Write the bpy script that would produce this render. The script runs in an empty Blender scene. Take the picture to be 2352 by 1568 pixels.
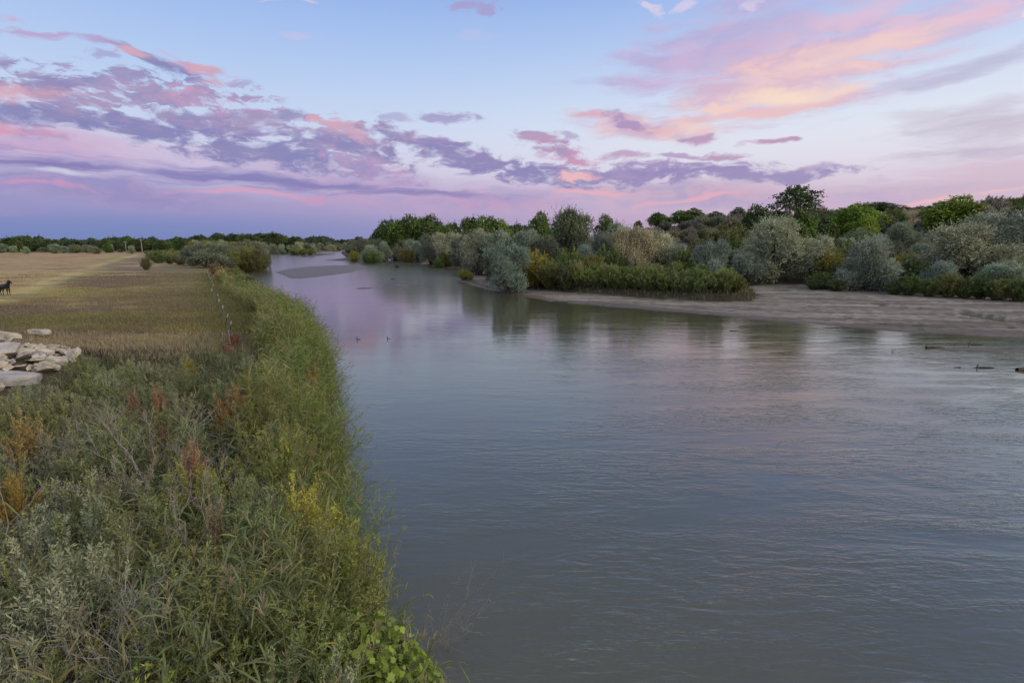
import bpy, math, random
import numpy as np
from mathutils import Vector
rnd = random.Random(7)
rng = np.random.default_rng(7)
R = math.radians
C = bpy.context.scene.collection
scn = bpy.context.scene

# ------------------------------------------------------------------ camera
CAMZ = 9.0
PITCH = math.atan((784 - 556) / 1176)
cam = bpy.data.cameras.new('camera'); cam.lens = 18; cam.sensor_width = 36; cam.sensor_fit = 'HORIZONTAL'
cam.clip_start = 0.1; cam.clip_end = 12000
camo = bpy.data.objects.new('camera', cam); C.objects.link(camo)
camo.location = (0, 0, CAMZ); camo.rotation_euler = (math.pi / 2 - PITCH, 0, 0)
scn.camera = camo
cp, sp_ = math.cos(PITCH), math.sin(PITCH)

def ray(u, v):
    """direction of a picture point (2352 px wide frame)"""
    a = (u - 1176) / 1176; b = (784 - v) / 1176
    return (a, cp + b * sp_, -sp_ + b * cp)
def at(u, v, z=0.0):
    """world x, y where the picture point meets height z"""
    d = ray(u, v); t = (z - CAMZ) / d[2]
    return (d[0] * t, d[1] * t)
def at_y(u, v, y):
    d = ray(u, v); t = y / d[1]
    return (d[0] * t, y, CAMZ + d[2] * t)
def proj(x, y, z):
    zz = z - CAMZ
    f = y * cp - zz * sp_; up = y * sp_ + zz * cp
    return 1176 + 1176 * x / f, 784 - 1176 * up / f
def azel(u, v):
    d = ray(u, v)
    return math.degrees(math.atan2(d[0], d[1])), math.degrees(math.atan2(d[2], math.hypot(d[0], d[1])))

def lin(c):
    return tuple(((x / 255) / 12.92 if x / 255 <= 0.04045 else ((x / 255 + 0.055) / 1.055) ** 2.4) for x in c)
def l4(c): return lin(c) + (1,)

# ------------------------------------------------------------------ world: dusk sky with clouds
SUN_AZ, SUN_EL = R(112), R(9)
scn.view_settings.view_transform = 'Standard'; scn.view_settings.look = 'None'
scn.view_settings.exposure = 0; scn.view_settings.gamma = 1
world = bpy.data.worlds.new('World'); scn.world = world; world.use_nodes = True
N = world.node_tree.nodes; L = world.node_tree.links; N.clear()
def nd(t, **kw):
    n = N.new(t)
    for k, v in kw.items():
        if k.startswith('i_'):
            n.inputs[int(k[2:])].default_value = v
        else: setattr(n, k, v)
    return n
def ma(op, a, b=None, clamp=False):
    n = N.new('ShaderNodeMath'); n.operation = op; n.use_clamp = clamp
    for i, x in enumerate((a, b)):
        if x is None: continue
        if isinstance(x, (int, float)): n.inputs[i].default_value = x
        else: L.new(x, n.inputs[i])
    return n.outputs[0]
tc = nd('ShaderNodeTexCoord')
sx = nd('ShaderNodeSeparateXYZ'); L.new(tc.outputs['Generated'], sx.inputs[0])
az = ma('MULTIPLY', ma('ARCTAN2', sx.outputs[0], sx.outputs[1]), 180 / math.pi)
hyp = ma('SQRT', ma('ADD', ma('MULTIPLY', sx.outputs[0], sx.outputs[0]), ma('MULTIPLY', sx.outputs[1], sx.outputs[1])))
el = ma('MULTIPLY', ma('ARCTAN2', sx.outputs[2], hyp), 180 / math.pi)
ael = ma('ABSOLUTE', el)
cx = nd('ShaderNodeCombineXYZ'); L.new(az, cx.inputs[0]); L.new(el, cx.inputs[1])
P = cx.outputs[0]
# clear sky: left (anti sun) and right (sun side) elevation ramps
def ramp(stops, fac):
    r = nd('ShaderNodeValToRGB'); e = r.color_ramp.elements
    r.color_ramp.interpolation = 'B_SPLINE'
    while len(e) < len(stops): e.new(0.5)
    for i, (p, c) in enumerate(stops): e[i].position = p; e[i].color = l4(c)
    L.new(fac, r.inputs[0]); return r.outputs[0]
e45 = ma('DIVIDE', ael, 60.0, True)
left = ramp([(0, (116, 134, 184)), (.03, (122, 136, 190)), (.07, (170, 158, 202)), (.13, (208, 205, 230)), (.2, (196, 214, 241)), (.3, (168, 195, 238)), (.40, (143, 176, 236)), (.7, (100, 110, 128)), (1, (176, 190, 222))], e45)
right = ramp([(0, (190, 160, 190)), (.05, (205, 175, 200)), (.12, (226, 222, 233)), (.18, (225, 231, 242)), (.26, (200, 216, 243)), (.36, (160, 188, 236)), (.42, (140, 172, 232)), (.7, (102, 110, 126)), (1, (178, 192, 222))], e45)
def maprange(x, a, b, c=0.0, d=1.0, smooth=True):
    n = nd('ShaderNodeMapRange'); n.interpolation_type = 'SMOOTHSTEP' if smooth else 'LINEAR'; n.clamp = not smooth
    L.new(x, n.inputs[0]); n.inputs[1].default_value = a; n.inputs[2].default_value = b
    n.inputs[3].default_value = c; n.inputs[4].default_value = d
    return n.outputs[0]
def mixc(f, a, b, bt='MIX'):
    n = nd('ShaderNodeMixRGB'); n.blend_type = bt
    for i, x in enumerate((f, a, b)):
        if isinstance(x, (int, float, tuple)): n.inputs[i].default_value = x
        else: L.new(x, n.inputs[i])
    return n.outputs[0]
def noise(vec, scale, detail, rough, dist=0.0, scl=(1, 1, 1), rot=0.0, loc=(0, 0, 0)):
    m = nd('ShaderNodeMapping'); m.inputs['Scale'].default_value = scl; m.inputs['Rotation'].default_value = (0, 0, rot); m.inputs['Location'].default_value = loc
    L.new(vec, m.inputs[0])
    n = nd('ShaderNodeTexNoise'); n.inputs['Scale'].default_value = scale; n.inputs['Detail'].default_value = detail
    n.inputs['Roughness'].default_value = rough; n.inputs['Distortion'].default_value = dist
    L.new(m.outputs[0], n.inputs['Vector'])
    return n
lr = maprange(az, -38, 36)
sky = mixc(lr, left, right)
# warm glow towards the set sun, outside the frame
gd = ma('MULTIPLY', maprange(az, 55, 115), maprange(ael, 45, 2))
sky = mixc(ma('MULTIPLY', gd, 0.75), sky, l4((255, 226, 196)))
# warp the cloud coordinates a little
wn = noise(P, 0.16, 3, 0.55, scl=(1, 2.2, 1))
wv = nd('ShaderNodeVectorMath', operation='SUBTRACT'); L.new(wn.outputs['Color'], wv.inputs[0]); wv.inputs[1].default_value = (.5, .5, .5)
ws = nd('ShaderNodeVectorMath', operation='MULTIPLY'); L.new(wv.outputs[0], ws.inputs[0]); ws.inputs[1].default_value = (5.5, 2.0, 0)
wa = nd('ShaderNodeVectorMath', operation='ADD'); L.new(P, wa.inputs[0]); L.new(ws.outputs[0], wa.inputs[1])
PW = wa.outputs[0]
nP = ma('SUBTRACT', noise(PW, 0.42, 7, 0.62, scl=(1, 2.6, 1)).outputs['Fac'], 0.5)      # puffy
nW = ma('SUBTRACT', noise(PW, 0.22, 7, 0.60, scl=(.5, 3.4, 1), rot=R(-16), loc=(3, 8, 0)).outputs['Fac'], 0.5)      # slanting wisps
nH = ma('SUBTRACT', noise(PW, 0.20, 6, 0.58, scl=(.45, 4.0, 1), rot=R(3), loc=(9, 1, 0)).outputs['Fac'], 0.5)       # level streaks
nC = maprange(noise(PW, 0.30, 4, 0.6, scl=(1, 2.2, 1), loc=(31, 7, 0)).outputs['Fac'], .40, .62)
NO = {'P': (nP, 3.2, -.05, .74), 'W': (nW, 2.3, -.12, .95), 'H': (nH, 2.4, .0, .9), 'S': (nH, 1.0, .0, 1.0), 'B': (nP, 7.0, .0, .75)}
def dens(u, v, ln, wd, ang):
    a = R(ang)
    x0, y0 = azel(u, v)
    ax, ay = azel(u + math.cos(a) * ln, v + math.sin(a) * ln); bx, by = azel(u - math.cos(a) * ln, v - math.sin(a) * ln)
    qx, qy = azel(u + math.sin(a) * wd, v - math.cos(a) * wd); rx, ry = azel(u - math.sin(a) * wd, v + math.cos(a) * wd)
    l2 = math.hypot(ax - bx, ay - by) / 2; w2 = math.hypot(qx - rx, qy - ry) / 2
    m = nd('ShaderNodeMapping'); m.vector_type = 'TEXTURE'
    m.inputs['Location'].default_value = (x0, y0, 0); m.inputs['Rotation'].default_value = (0, 0, math.atan2(ay - by, ax - bx))
    m.inputs['Scale'].default_value = (l2, w2, 1)
    L.new(PW, m.inputs[0])
    q = nd('ShaderNodeVectorMath', operation='LENGTH'); L.new(m.outputs[0], q.inputs[0])
    return ma('SUBTRACT', 1.0, q.outputs['Value'])
nz = {k: ma('MULTIPLY', v[0], v[1]) for k, v in NO.items()}
layers = []
def stroke(kind, u, v, ln, wd, ang, op, c1, c2=None):
    g_ = lambda c: None if c is None else tuple(x * .85 + (sum(c) / 3) * .15 for x in c)
    c1, c2 = g_(c1), g_(c2)
    kk = 1.4 if ln < 50 else 1.0
    d = dens(u, v, ln * 1.25 * kk, wd * 1.35 * kk, ang)
    a = maprange(ma('ADD', d, nz[kind]), NO[kind][2], NO[kind][3], 0, op)
    col = l4(c1) if c2 is None else mixc(nC, l4(c1), l4(c2))
    layers.append((ma('MULTIPLY', a, maprange(d, -.25, .12)), col))
MV, MB, PK, RS, PM = (140, 134, 188), (130, 130, 190), (200, 164, 196), (216, 164, 186), (168, 147, 192)
for s in [
    ('S', 450, 462, 700, 30, 1, .4, (160, 144, 196)), ('S', 1100, 462, 480, 42, 0, .85, (192, 152, 194), (170, 150, 200)),
    ('S', 1620, 452, 480, 46, 0, .9, (200, 166, 196), (176, 158, 200)), ('S', 2180, 440, 360, 36, -4, .85, (204, 176, 198), (190, 170, 204)),
    ('H', 2240, 398, 230, 26, -5, .8, (212, 184, 204)), ('S', 90, 335, 420, 62, 6, .85, (208, 166, 202), (192, 160, 206)),
    ('H', 460, 345, 300, 30, 9, .6, (210, 186, 218)), ('H', 150, 430, 520, 50, 2, .9, (146, 138, 196), (164, 144, 198)),
    ('S', 800, 415, 300, 40, 6, .8, (176, 150, 202), (190, 156, 200)),
    ('H', 520, 408, 620, 20, 4.5, .95, (130, 122, 188)), ('H', 60, 378, 300, 12, 3, .9, (126, 118, 184)), ('H', 900, 440, 260, 12, 3, .8, (138, 128, 188)),
    ('H', 560, 441, 160, 8, 3, .8, (216, 160, 196)), ('P', 120, 432, 80, 8, 2, .7, (206, 146, 190)), ('P', 740, 455, 90, 7, 2, .6, (206, 146, 192)),
    ('H', 150, 400, 110, 7, 4, .8, (206, 206, 232)),
    ('P', 60, 262, 210, 26, 5, .98, MB, MV), ('P', 300, 285, 220, 26, 6, .98, MB, MV), ('P', 500, 290, 170, 24, 5, .95, MB, PM),
    ('P', 50, 300, 130, 14, 4, .9, (214, 150, 186), PM),
    ('P', 640, 352, 250, 34, 6, .98, MV, MB), ('P', 470, 335, 110, 12, 8, .9, MV), ('P', 800, 330, 140, 44, 14, .98, MV, PM), ('P', 860, 385, 120, 22, 14, .9, (160, 142, 196), (186, 152, 196)),
    ('P', 430, 262, 130, 18, 6, .9, PM, MV), ('P', 560, 268, 110, 18, 8, .9, PM, MV), ('P', 790, 292, 46, 17, 18, .95, RS, PK), ('P', 655, 263, 75, 12, 6, .85, PM, MV), ('P', 715, 272, 22, 8, 4, .85, RS),
    ('B', 300, 214, 270, 42, 4, .9, MV, PM), ('B', 480, 228, 130, 24, 4, .85, PM, (206, 156, 196)), ('P', 60, 214, 90, 20, -4, .95, RS, PM), ('P', 172, 213, 58, 12, 0, .9, MV, RS),
    ('P', 305, 200, 40, 10, 0, .9, PM), ('P', 210, 238, 42, 7, 0, .8, PM), ('P', 120, 196, 60, 10, 0, .8, MV),
    ('P', 360, 140, 125, 17, 17, .95, MB, MV), ('P', 450, 152, 92, 13, 18, .98, RS, PK), ('P', 292, 118, 36, 8, 6, .95, RS), ('P', 500, 190, 20, 12, 0, .8, PK),
    ('P', 57, 77, 48, 7, 4, .75, (186, 150, 200)), ('P', 206, 93, 36, 9, 6, .8, (180, 150, 202)), ('P', 224, 126, 34, 6, 6, .7, (160, 156, 206)), ('P', 12, 46, 40, 7, 6, .7, (206, 164, 204)),
    ('P', 1020, 266, 70, 13, 4, .8, (158, 144, 196)), ('P', 910, 270, 36, 6, 4, .6, (164, 154, 204)), ('P', 1300, 314, 24, 6, 4, .7, (170, 152, 200)),
    ('P', 990, 328, 150, 22, 14, .98, MV, PM), ('P', 1110, 375, 170, 26, 11, .98, MV, (146, 134, 190)), ('P', 1290, 402, 210, 26, 3, .98, (142, 132, 190), MV),
    ('P', 1228, 320, 50, 15, 6, .95, PM, PK), ('P', 1296, 352, 84, 22, 14, .98, (206, 148, 184), PM), ('P', 1420, 400, 120, 20, 2, .95, (156, 140, 192)),
    ('P', 1540, 398, 260, 18, -1, .98, (150, 136, 192), (166, 146, 194)), ('P', 1760, 402, 190, 13, -4, .95, (156, 142, 192)), ('P', 1530, 378, 130, 9, 0, .9, (164, 144, 194)),
    ('P', 1650, 360, 72, 10, -5, .95, (186, 150, 190)), ('P', 1556, 358, 40, 6, 2, .85, (176, 150, 196)), ('P', 1435, 358, 26, 8, 0, .8, (186, 146, 190)),
    ('P', 1312, 402, 44, 9, -2, .9, (242, 186, 188)), ('H', 1370, 440, 110, 8, 2, .9, (232, 172, 188)), ('H', 1560, 463, 150, 6, -8, .8, (236, 170, 186)), ('H', 2150, 456, 140, 7, -8, .8, (246, 184, 190)), ('H', 2280, 440, 110, 6, -8, .7, (246, 190, 190)),
    ('W', 1500, 294, 165, 30, 3, .95, (232, 184, 192), (206, 172, 204)), ('W', 1590, 290, 70, 16, 4, .8, (250, 206, 186)), ('W', 1370, 262, 100, 8, 8, .9, (222, 170, 188)), ('P', 1440, 276, 36, 10, 18, .9, (172, 142, 192)), ('P', 1600, 318, 36, 8, 2, .9, (186, 146, 188)),
    ('P', 1772, 327, 50, 8, -5, .95, (192, 146, 186)),
    ('W', 1640, 110, 300, 80, -18, .85, (184, 168, 216), (204, 172, 212)), ('W', 1860, 150, 360, 100, -16, .92, (226, 180, 204), (196, 174, 216)), ('W', 2150, 60, 330, 46, -17, .9, (232, 188, 212), (204, 184, 222)), ('W', 2000, 25, 200, 24, -18, .8, (222, 190, 220)),
    ('W', 1810, 190, 250, 60, -12, .92, (242, 202, 198), (226, 184, 202)), ('W', 1960, 130, 220, 30, -16, .85, (242, 204, 202)), ('W', 1800, 222, 110, 20, -3, .85, (252, 224, 198)), ('W', 1930, 205, 90, 14, -8, .7, (252, 214, 196)),
    ('W', 1760, 260, 150, 13, -8, .9, (238, 190, 194)), ('P', 1670, 248, 40, 9, -6, .9, (248, 206, 194)), ('W', 1640, 205, 120, 16, -8, .7, (206, 176, 210)),
    ('W', 2270, 145, 190, 22, -18, .75, (184, 180, 214)), ('W', 2080, 190, 120, 16, -16, .6, (190, 182, 216)), ('W', 2230, 292, 220, 32, -6, .9, (198, 186, 208)), ('W', 2250, 345, 220, 18, -4, .9, (192, 178, 202)), ('W', 2120, 265, 110, 14, -4, .6, (204, 196, 216)), ('W', 2290, 240, 110, 14, -14, .6, (202, 194, 216)),
    ('P', 2025, 404, 36, 8, 0, .6, (196, 184, 208)), ('W', 1850, 385, 70, 5, -6, .8, (164, 146, 194)),
    ('P', 1103, 22, 62, 15, 3, .8, (166, 152, 206)), ('P', 1492, 17, 34, 8, 24, .8, (218, 206, 232)), ('P', 1576, 12, 24, 7, -20, .8, (214, 204, 232)), ('P', 1740, 10, 24, 10, -20, .8, (216, 200, 230)),
    ('P', 660, 2, 70, 5, 2, .8, (226, 196, 222)), ('P', 680, 92, 36, 7, 0, .4, (212, 190, 222)), ('P', 1105, 82, 24, 7, 0, .4, (196, 190, 226)), ('P', 2345, 38, 12, 8, 0, .9, (250, 214, 206)),
]: stroke(*s)
# broken cloud high up and behind the bridge
hi = ma('MULTIPLY', maprange(ael, 24, 36), maprange(noise(P, .05, 5, .6, scl=(1, 2, 1)).outputs['Fac'], .5, .7))
layers.append((ma('MULTIPLY', hi, .5), l4((196, 176, 210))))
def emit(col, k=1.0):
    b = nd('ShaderNodeBackground'); b.inputs[1].default_value = k
    if isinstance(col, tuple): b.inputs[0].default_value = col
    else: L.new(col, b.inputs[0])
    return b.outputs[0]
# each cloud layer is a background of its own laid over the clear sky
sh = emit(sky)
for fac, col in layers:
    m = nd('ShaderNodeMixShader'); L.new(fac, m.inputs[0]); L.new(sh, m.inputs[1]); L.new(emit(col), m.inputs[2]); sh = m.outputs[0]
# a thin share of physical twilight sky over it all
st = nd('ShaderNodeTexSky'); st.sky_type = 'NISHITA'; st.sun_disc = False
st.sun_elevation = SUN_EL; st.sun_rotation = SUN_AZ
ad = nd('ShaderNodeAddShader'); L.new(sh, ad.inputs[0]); L.new(emit(st.outputs[0], 0.002), ad.inputs[1])
# bright western sky behind the bridge; unseen zenith glow added to brighten the ground
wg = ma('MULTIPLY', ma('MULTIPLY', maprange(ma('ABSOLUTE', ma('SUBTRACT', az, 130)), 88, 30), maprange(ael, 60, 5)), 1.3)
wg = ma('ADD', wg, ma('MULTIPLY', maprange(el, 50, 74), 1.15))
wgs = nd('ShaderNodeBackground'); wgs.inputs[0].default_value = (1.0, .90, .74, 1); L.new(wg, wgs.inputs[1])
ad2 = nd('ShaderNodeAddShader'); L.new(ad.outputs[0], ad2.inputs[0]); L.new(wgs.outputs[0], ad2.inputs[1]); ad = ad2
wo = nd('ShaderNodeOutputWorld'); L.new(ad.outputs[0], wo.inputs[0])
world.cycles.sampling_method = 'MANUAL'; world.cycles.sample_map_resolution = 512

sun = bpy.data.lights.new('sun', 'SUN'); sun.energy = 1.5; sun.angle = R(25); sun.color = (1.0, .88, .74)
suno = bpy.data.objects.new('sun', sun); C.objects.link(suno)
sd_ = Vector((math.sin(SUN_AZ) * math.cos(R(24)), math.cos(SUN_AZ) * math.cos(R(24)), math.sin(R(24))))
suno.rotation_euler = sd_.to_track_quat('Z', 'Y').to_euler()
scn.cycles.max_bounces = 6; scn.cycles.diffuse_bounces = 3; scn.cycles.glossy_bounces = 3; scn.cycles.transmission_bounces = 2

# ------------------------------------------------------------------ helpers
def tag(o, label=None, cat=None, group=None, kind=None):
    if label: o['label'] = label
    if cat: o['category'] = cat
    if group: o['group'] = group
    if kind: o['kind'] = kind
    return o
def mesh_np(name, V, F, mats, tint=None, smooth=False, fmat=None):
    """V (n,3); F (m,k) faces of one size"""
    V = np.asarray(V, np.float32); F = np.asarray(F, np.int32)
    me = bpy.data.meshes.new(name)
    me.vertices.add(len(V)); me.vertices.foreach_set('co', V.ravel())
    k = F.shape[1]
    me.loops.add(F.size); me.loops.foreach_set('vertex_index', F.ravel())
    me.polygons.add(len(F)); me.polygons.foreach_set('loop_start', np.arange(0, F.size, k, dtype=np.int32))
    me.polygons.foreach_set('loop_total', np.full(len(F), k, np.int32))
    me.polygons.foreach_set('use_smooth', np.full(len(F), smooth))
    if fmat is not None: me.polygons.foreach_set('material_index', np.asarray(fmat, np.int32))
    me.update(calc_edges=True)
    if tint is not None:
        a = me.attributes.new('tint', 'FLOAT', 'POINT'); a.data.foreach_set('value', np.asarray(tint, np.float32))
    for m in (mats if isinstance(mats, (list, tuple)) else [mats]): me.materials.append(m)
    return me
def obj(name, me, parent=None, loc=(0, 0, 0), rot=(0, 0, 0), scale=(1, 1, 1), color=None):
    o = bpy.data.objects.new(name, me); C.objects.link(o)
    o.location = loc; o.rotation_euler = rot; o.scale = scale
    if parent: o.parent = parent
    if color: o.color = tuple(color) + (1,) if len(color) == 3 else color
    return o
def nrm(a): return a / np.maximum(np.linalg.norm(a, axis=-1, keepdims=True), 1e-9)
def tubes(paths, sides=5):
    """paths: list of (points (k,3), radii (k,)) -> one mesh V,F"""
    Vs, Fs, off = [], [], 0
    for pts, rad in paths:
        pts = np.asarray(pts, float); k = len(pts)
        t = np.gradient(pts, axis=0); t = nrm(t)
        ref = np.where(np.abs(t[:, 2:3]) > .9, np.array([[1., 0, 0]]), np.array([[0, 0, 1.]]))
        a = nrm(np.cross(t, ref)); b = np.cross(t, a)
        ang = np.linspace(0, 2 * math.pi, sides, endpoint=False)
        ring = pts[:, None] + (a[:, None] * np.cos(ang)[None, :, None] + b[:, None] * np.sin(ang)[None, :, None]) * np.asarray(rad)[:, None, None]
        Vs.append(ring.reshape(-1, 3))
        i = np.arange(k - 1)[:, None] * sides; j = np.arange(sides)[None]; j2 = (j + 1) % sides
        f = np.stack([i + j, i + j2, i + sides + j2, i + sides + j], -1).reshape(-1, 4) + off
        Fs.append(f); off += k * sides
    return np.concatenate(Vs), np.concatenate(Fs)
def bez(a, b, c, n=6):
    t = np.linspace(0, 1, n)[:, None]
    return (1 - t) ** 2 * np.asarray(a) + 2 * t * (1 - t) * np.asarray(b) + t ** 2 * np.asarray(c)
def leaf_quads(p, d, ln, w, rg, side=None):
    """rhombic leaves: p (n,3) base, d (n,3) direction"""
    if side is None: side = nrm(np.cross(d, rg.normal(size=p.shape)))
    ln = np.broadcast_to(np.asarray(ln), (len(p),))[:, None]; w = np.broadcast_to(np.asarray(w), (len(p),))[:, None]
    mid = p + d * ln * .45
    V = np.stack([p, mid + side * w * .5, p + d * ln, mid - side * w * .5], 1).reshape(-1, 3)
    F = np.arange(len(p) * 4).reshape(-1, 4)
    return V, F

# ------------------------------------------------------------------ materials
def mat(name):
    m = bpy.data.materials.new(name); m.use_nodes = True
    nt = m.node_tree; nt.nodes.clear()
    return m, nt.nodes, nt.links
def leafmat(name, base, vary=.25, trans=.25, hue=None, rough=.55):
    """leaf colour = object colour x base, varied per spray (tint) and per plant"""
    m, n, l = mat(name)
    oi = n.new('ShaderNodeObjectInfo'); at_ = n.new('ShaderNodeAttribute'); at_.attribute_name = 'tint'
    mx = n.new('ShaderNodeMixRGB'); mx.blend_type = 'MULTIPLY'; mx.inputs[0].default_value = 1; mx.inputs[1].default_value = tuple(base) + (1,)
    l.new(oi.outputs['Color'], mx.inputs[2])
    hs = n.new('ShaderNodeHueSaturation')
    mr = n.new('ShaderNodeMapRange'); l.new(at_.outputs['Fac'], mr.inputs[0]); mr.inputs[3].default_value = 1 - vary; mr.inputs[4].default_value = 1 + vary * 1.5
    l.new(mr.outputs[0], hs.inputs['Value']); l.new(mx.outputs[0], hs.inputs['Color'])
    mr2 = n.new('ShaderNodeMapRange'); l.new(oi.outputs['Random'], mr2.inputs[0]); mr2.inputs[3].default_value = .485; mr2.inputs[4].default_value = .515
    l.new(mr2.outputs[0], hs.inputs['Hue'])
    if hue:   # second leaf colour on some sprays
        m2 = n.new('ShaderNodeMixRGB'); m2.inputs[2].default_value = tuple(hue) + (1,)
        mr3 = n.new('ShaderNodeMapRange'); l.new(at_.outputs['Fac'], mr3.inputs[0]); mr3.inputs[1].default_value = .72; mr3.inputs[2].default_value = .95; mr3.inputs[4].default_value = .8
        l.new(mr3.outputs[0], m2.inputs[0]); l.new(hs.outputs[0], m2.inputs[1]); col = m2.outputs[0]
    else: col = hs.outputs[0]
    d = n.new('ShaderNodeBsdfPrincipled'); l.new(col, d.inputs['Base Color']); d.inputs['Roughness'].default_value = rough
    d.inputs['Specular IOR Level'].default_value = .25
    t = n.new('ShaderNodeBsdfTranslucent'); l.new(col, t.inputs[0])
    ms = n.new('ShaderNodeMixShader'); ms.inputs[0].default_value = trans
    l.new(d.outputs[0], ms.inputs[1]); l.new(t.outputs[0], ms.inputs[2])
    o = n.new('ShaderNodeOutputMaterial'); l.new(ms.outputs[0], o.inputs[0])
    return m
def plain(name, col, rough=.8, bump=0, scale=8, col2=None, met=0, coord='Object'):
    m, n, l = mat(name)
    b = n.new('ShaderNodeBsdfPrincipled'); b.inputs['Roughness'].default_value = rough; b.inputs['Metallic'].default_value = met
    b.inputs['Specular IOR Level'].default_value = .3
    t = n.new('ShaderNodeTexCoord'); z = n.new('ShaderNodeTexNoise'); z.inputs['Scale'].default_value = scale; z.inputs['Detail'].default_value = 8; z.inputs['Roughness'].default_value = .65
    l.new(t.outputs[coord], z.inputs['Vector'])
    c2 = col2 or tuple(x * .6 for x in col)
    mr = n.new('ShaderNodeMapRange'); l.new(z.outputs['Fac'], mr.inputs[0]); mr.inputs[1].default_value = .35; mr.inputs[2].default_value = .65
    mx = n.new('ShaderNodeMixRGB'); l.new(mr.outputs[0], mx.inputs[0]); mx.inputs[1].default_value = c2 + (1,); mx.inputs[2].default_value = col + (1,)
    l.new(mx.outputs[0], b.inputs['Base Color'])
    if bump:
        bp = n.new('ShaderNodeBump'); bp.inputs['Strength'].default_value = bump; bp.inputs['Distance'].default_value = .05
        l.new(z.outputs['Fac'], bp.inputs['Height']); l.new(bp.outputs[0], b.inputs['Normal'])
    o = n.new('ShaderNodeOutputMaterial'); l.new(b.outputs[0], o.inputs[0])
    return m
M_LEAF = leafmat('foliage', (1, 1, 1), .42)
M_LEAF2 = leafmat('foliage_mottled', (1, 1, 1), .30, hue=(.26, .21, .12))
M_REED = leafmat('reed_leaf', (1, 1, 1), .35, hue=(.30, .27, .13), rough=.45)
M_BARK = plain('bark', (.13, .11, .095), .9, .4, 6)
M_TWIG = plain('grey_twig', (.30, .27, .26), .8, 0, 20, (.16, .14, .13))
M_WOODY = plain('brown_stem', (.12, .095, .075), .8, 0, 20)

# ------------------------------------------------------------------ the river's outline (world metres) and the land
def poly(pts, z=0.0): return np.array([at(u, v, z) for u, v in pts])
left_edge = poly([(u - 38 * min(1, max(0, (v - 700) / 150)), v) for u, v in [(1100, 1760), (960, 1568), (925, 1490), (880, 1430), (880, 1380), (890, 1300), (860, 1240), (838, 1170), (820, 1110), (826, 1050), (815, 990), (800, 930), (800, 870), (778, 820), (750, 775), (725, 745), (690, 722), (640, 697), (600, 680), (585, 662), (558, 632), (540, 618)]], .9)
left_far = poly([(570, 612), (600, 607), (616, 600), (616, 583), (650, 580), (672, 577), (721, 577.5), (740, 573), (770, 570.5)])
right_far = poly([(795, 570.5), (783, 581), (798, 594), (840, 600), (886, 601), (860, 596), (886, 592), (962, 592), (966, 604), (969, 609), (1010, 613), (1055, 618), (1120, 622), (1126, 627), (1085, 630), (1058, 638), (1064, 647), (1113, 664), (1185, 676), (1257, 692), (1365, 700), (1473, 709), (1599, 720), (1707, 730), (1883, 746), (2045, 760), (2171, 767), (2352, 775), (2700, 790), (3600, 830)])
water_poly = np.concatenate([[(-6, -60), (-4.2, -8)], left_edge, left_far, right_far, [(260, 20), (200, -60)]])
bar_polys = [poly(p) for p in (
    [(632, 626), (655, 619), (700, 613), (770, 610), (832, 610), (850, 612), (812, 625), (760, 632), (700, 639), (668, 640), (650, 632)],
    [(806, 663.5), (832, 660), (873, 661), (846, 663.5)], [(890, 655.5), (915, 653), (972, 657), (930, 658.5)],
    [(742, 598), (790, 593.5), (872, 595.5), (868, 599), (800, 600.5)], [(684, 585.5), (720, 583), (772, 583.5), (740, 588), (705, 588)], [(640, 578.5), (735, 578.5), (745, 580.5), (690, 583.5), (650, 583.5)],
    [(2125, 800), (2200, 797), (2360, 803), (2420, 812), (2300, 812), (2180, 806)], [(1075, 627.2), (1130, 625.5), (1140, 628.8), (1090, 629.6)])]
pools = [(poly(q, .2), .3) for q in ([(2195, 715), (2235, 720), (2300, 730), (2400, 742), (2400, 747), (2290, 736), (2215, 724)], [(1268, 688.5), (1305, 689.5), (1300, 692), (1270, 691.5)], [(1362, 697), (1445, 705), (1430, 707.5), (1370, 701.5)], [(2000, 700), (2060, 705), (2110, 711), (2060, 708.5)])]
# foot of the vegetation on the right side; between it and the water lies bare sand
veg_line = poly([(400, 569), (783, 571), (783, 580), (799, 592.5), (878, 592.5), (886, 590), (965, 590), (966, 602.5), (1012, 606), (1060, 612), (1110, 617), (1118, 640), (1140, 655), (1212, 661), (1330, 671), (1480, 682), (1600, 689.5), (1730, 692), (1742, 678), (1720, 662), (1738, 653.5), (1850, 656), (1937, 663), (2030, 670), (2117, 675), (2230, 681), (2352, 686), (2700, 700), (3600, 740)], .45)
veg_poly = np.concatenate([veg_line, [(3000, 200), (3000, 6000), (-600, 6000)]])
def sdist(pts, pg):
    """signed distance to polygon, negative inside"""
    x, y = pts[:, 0], pts[:, 1]; d = np.full(len(pts), 1e18); ins = np.zeros(len(pts), bool)
    n = len(pg)
    for i in range(n):
        ax, ay = pg[i]; bx, by = pg[(i + 1) % n]
        ex, ey = bx - ax, by - ay
        t = np.clip(((x - ax) * ex + (y - ay) * ey) / (ex * ex + ey * ey + 1e-12), 0, 1)
        d = np.minimum(d, (x - ax - ex * t) ** 2 + (y - ay - ey * t) ** 2)
        if ay != by:
            c = ((ay > y) != (by > y)) & (x < (bx - ax) * (y - ay) / (by - ay) + ax); ins ^= c
    d = np.sqrt(d); return np.where(ins, -d, d)
def sms(x, a, b):
    t = np.clip((x - a) / (b - a), 0, 1); return t * t * (3 - 2 * t)
def hashn(ix, iy, s):
    h = np.sin(ix * 127.1 + iy * 311.7 + s * 74.7) * 43758.5453
    return h - np.floor(h)
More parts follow.
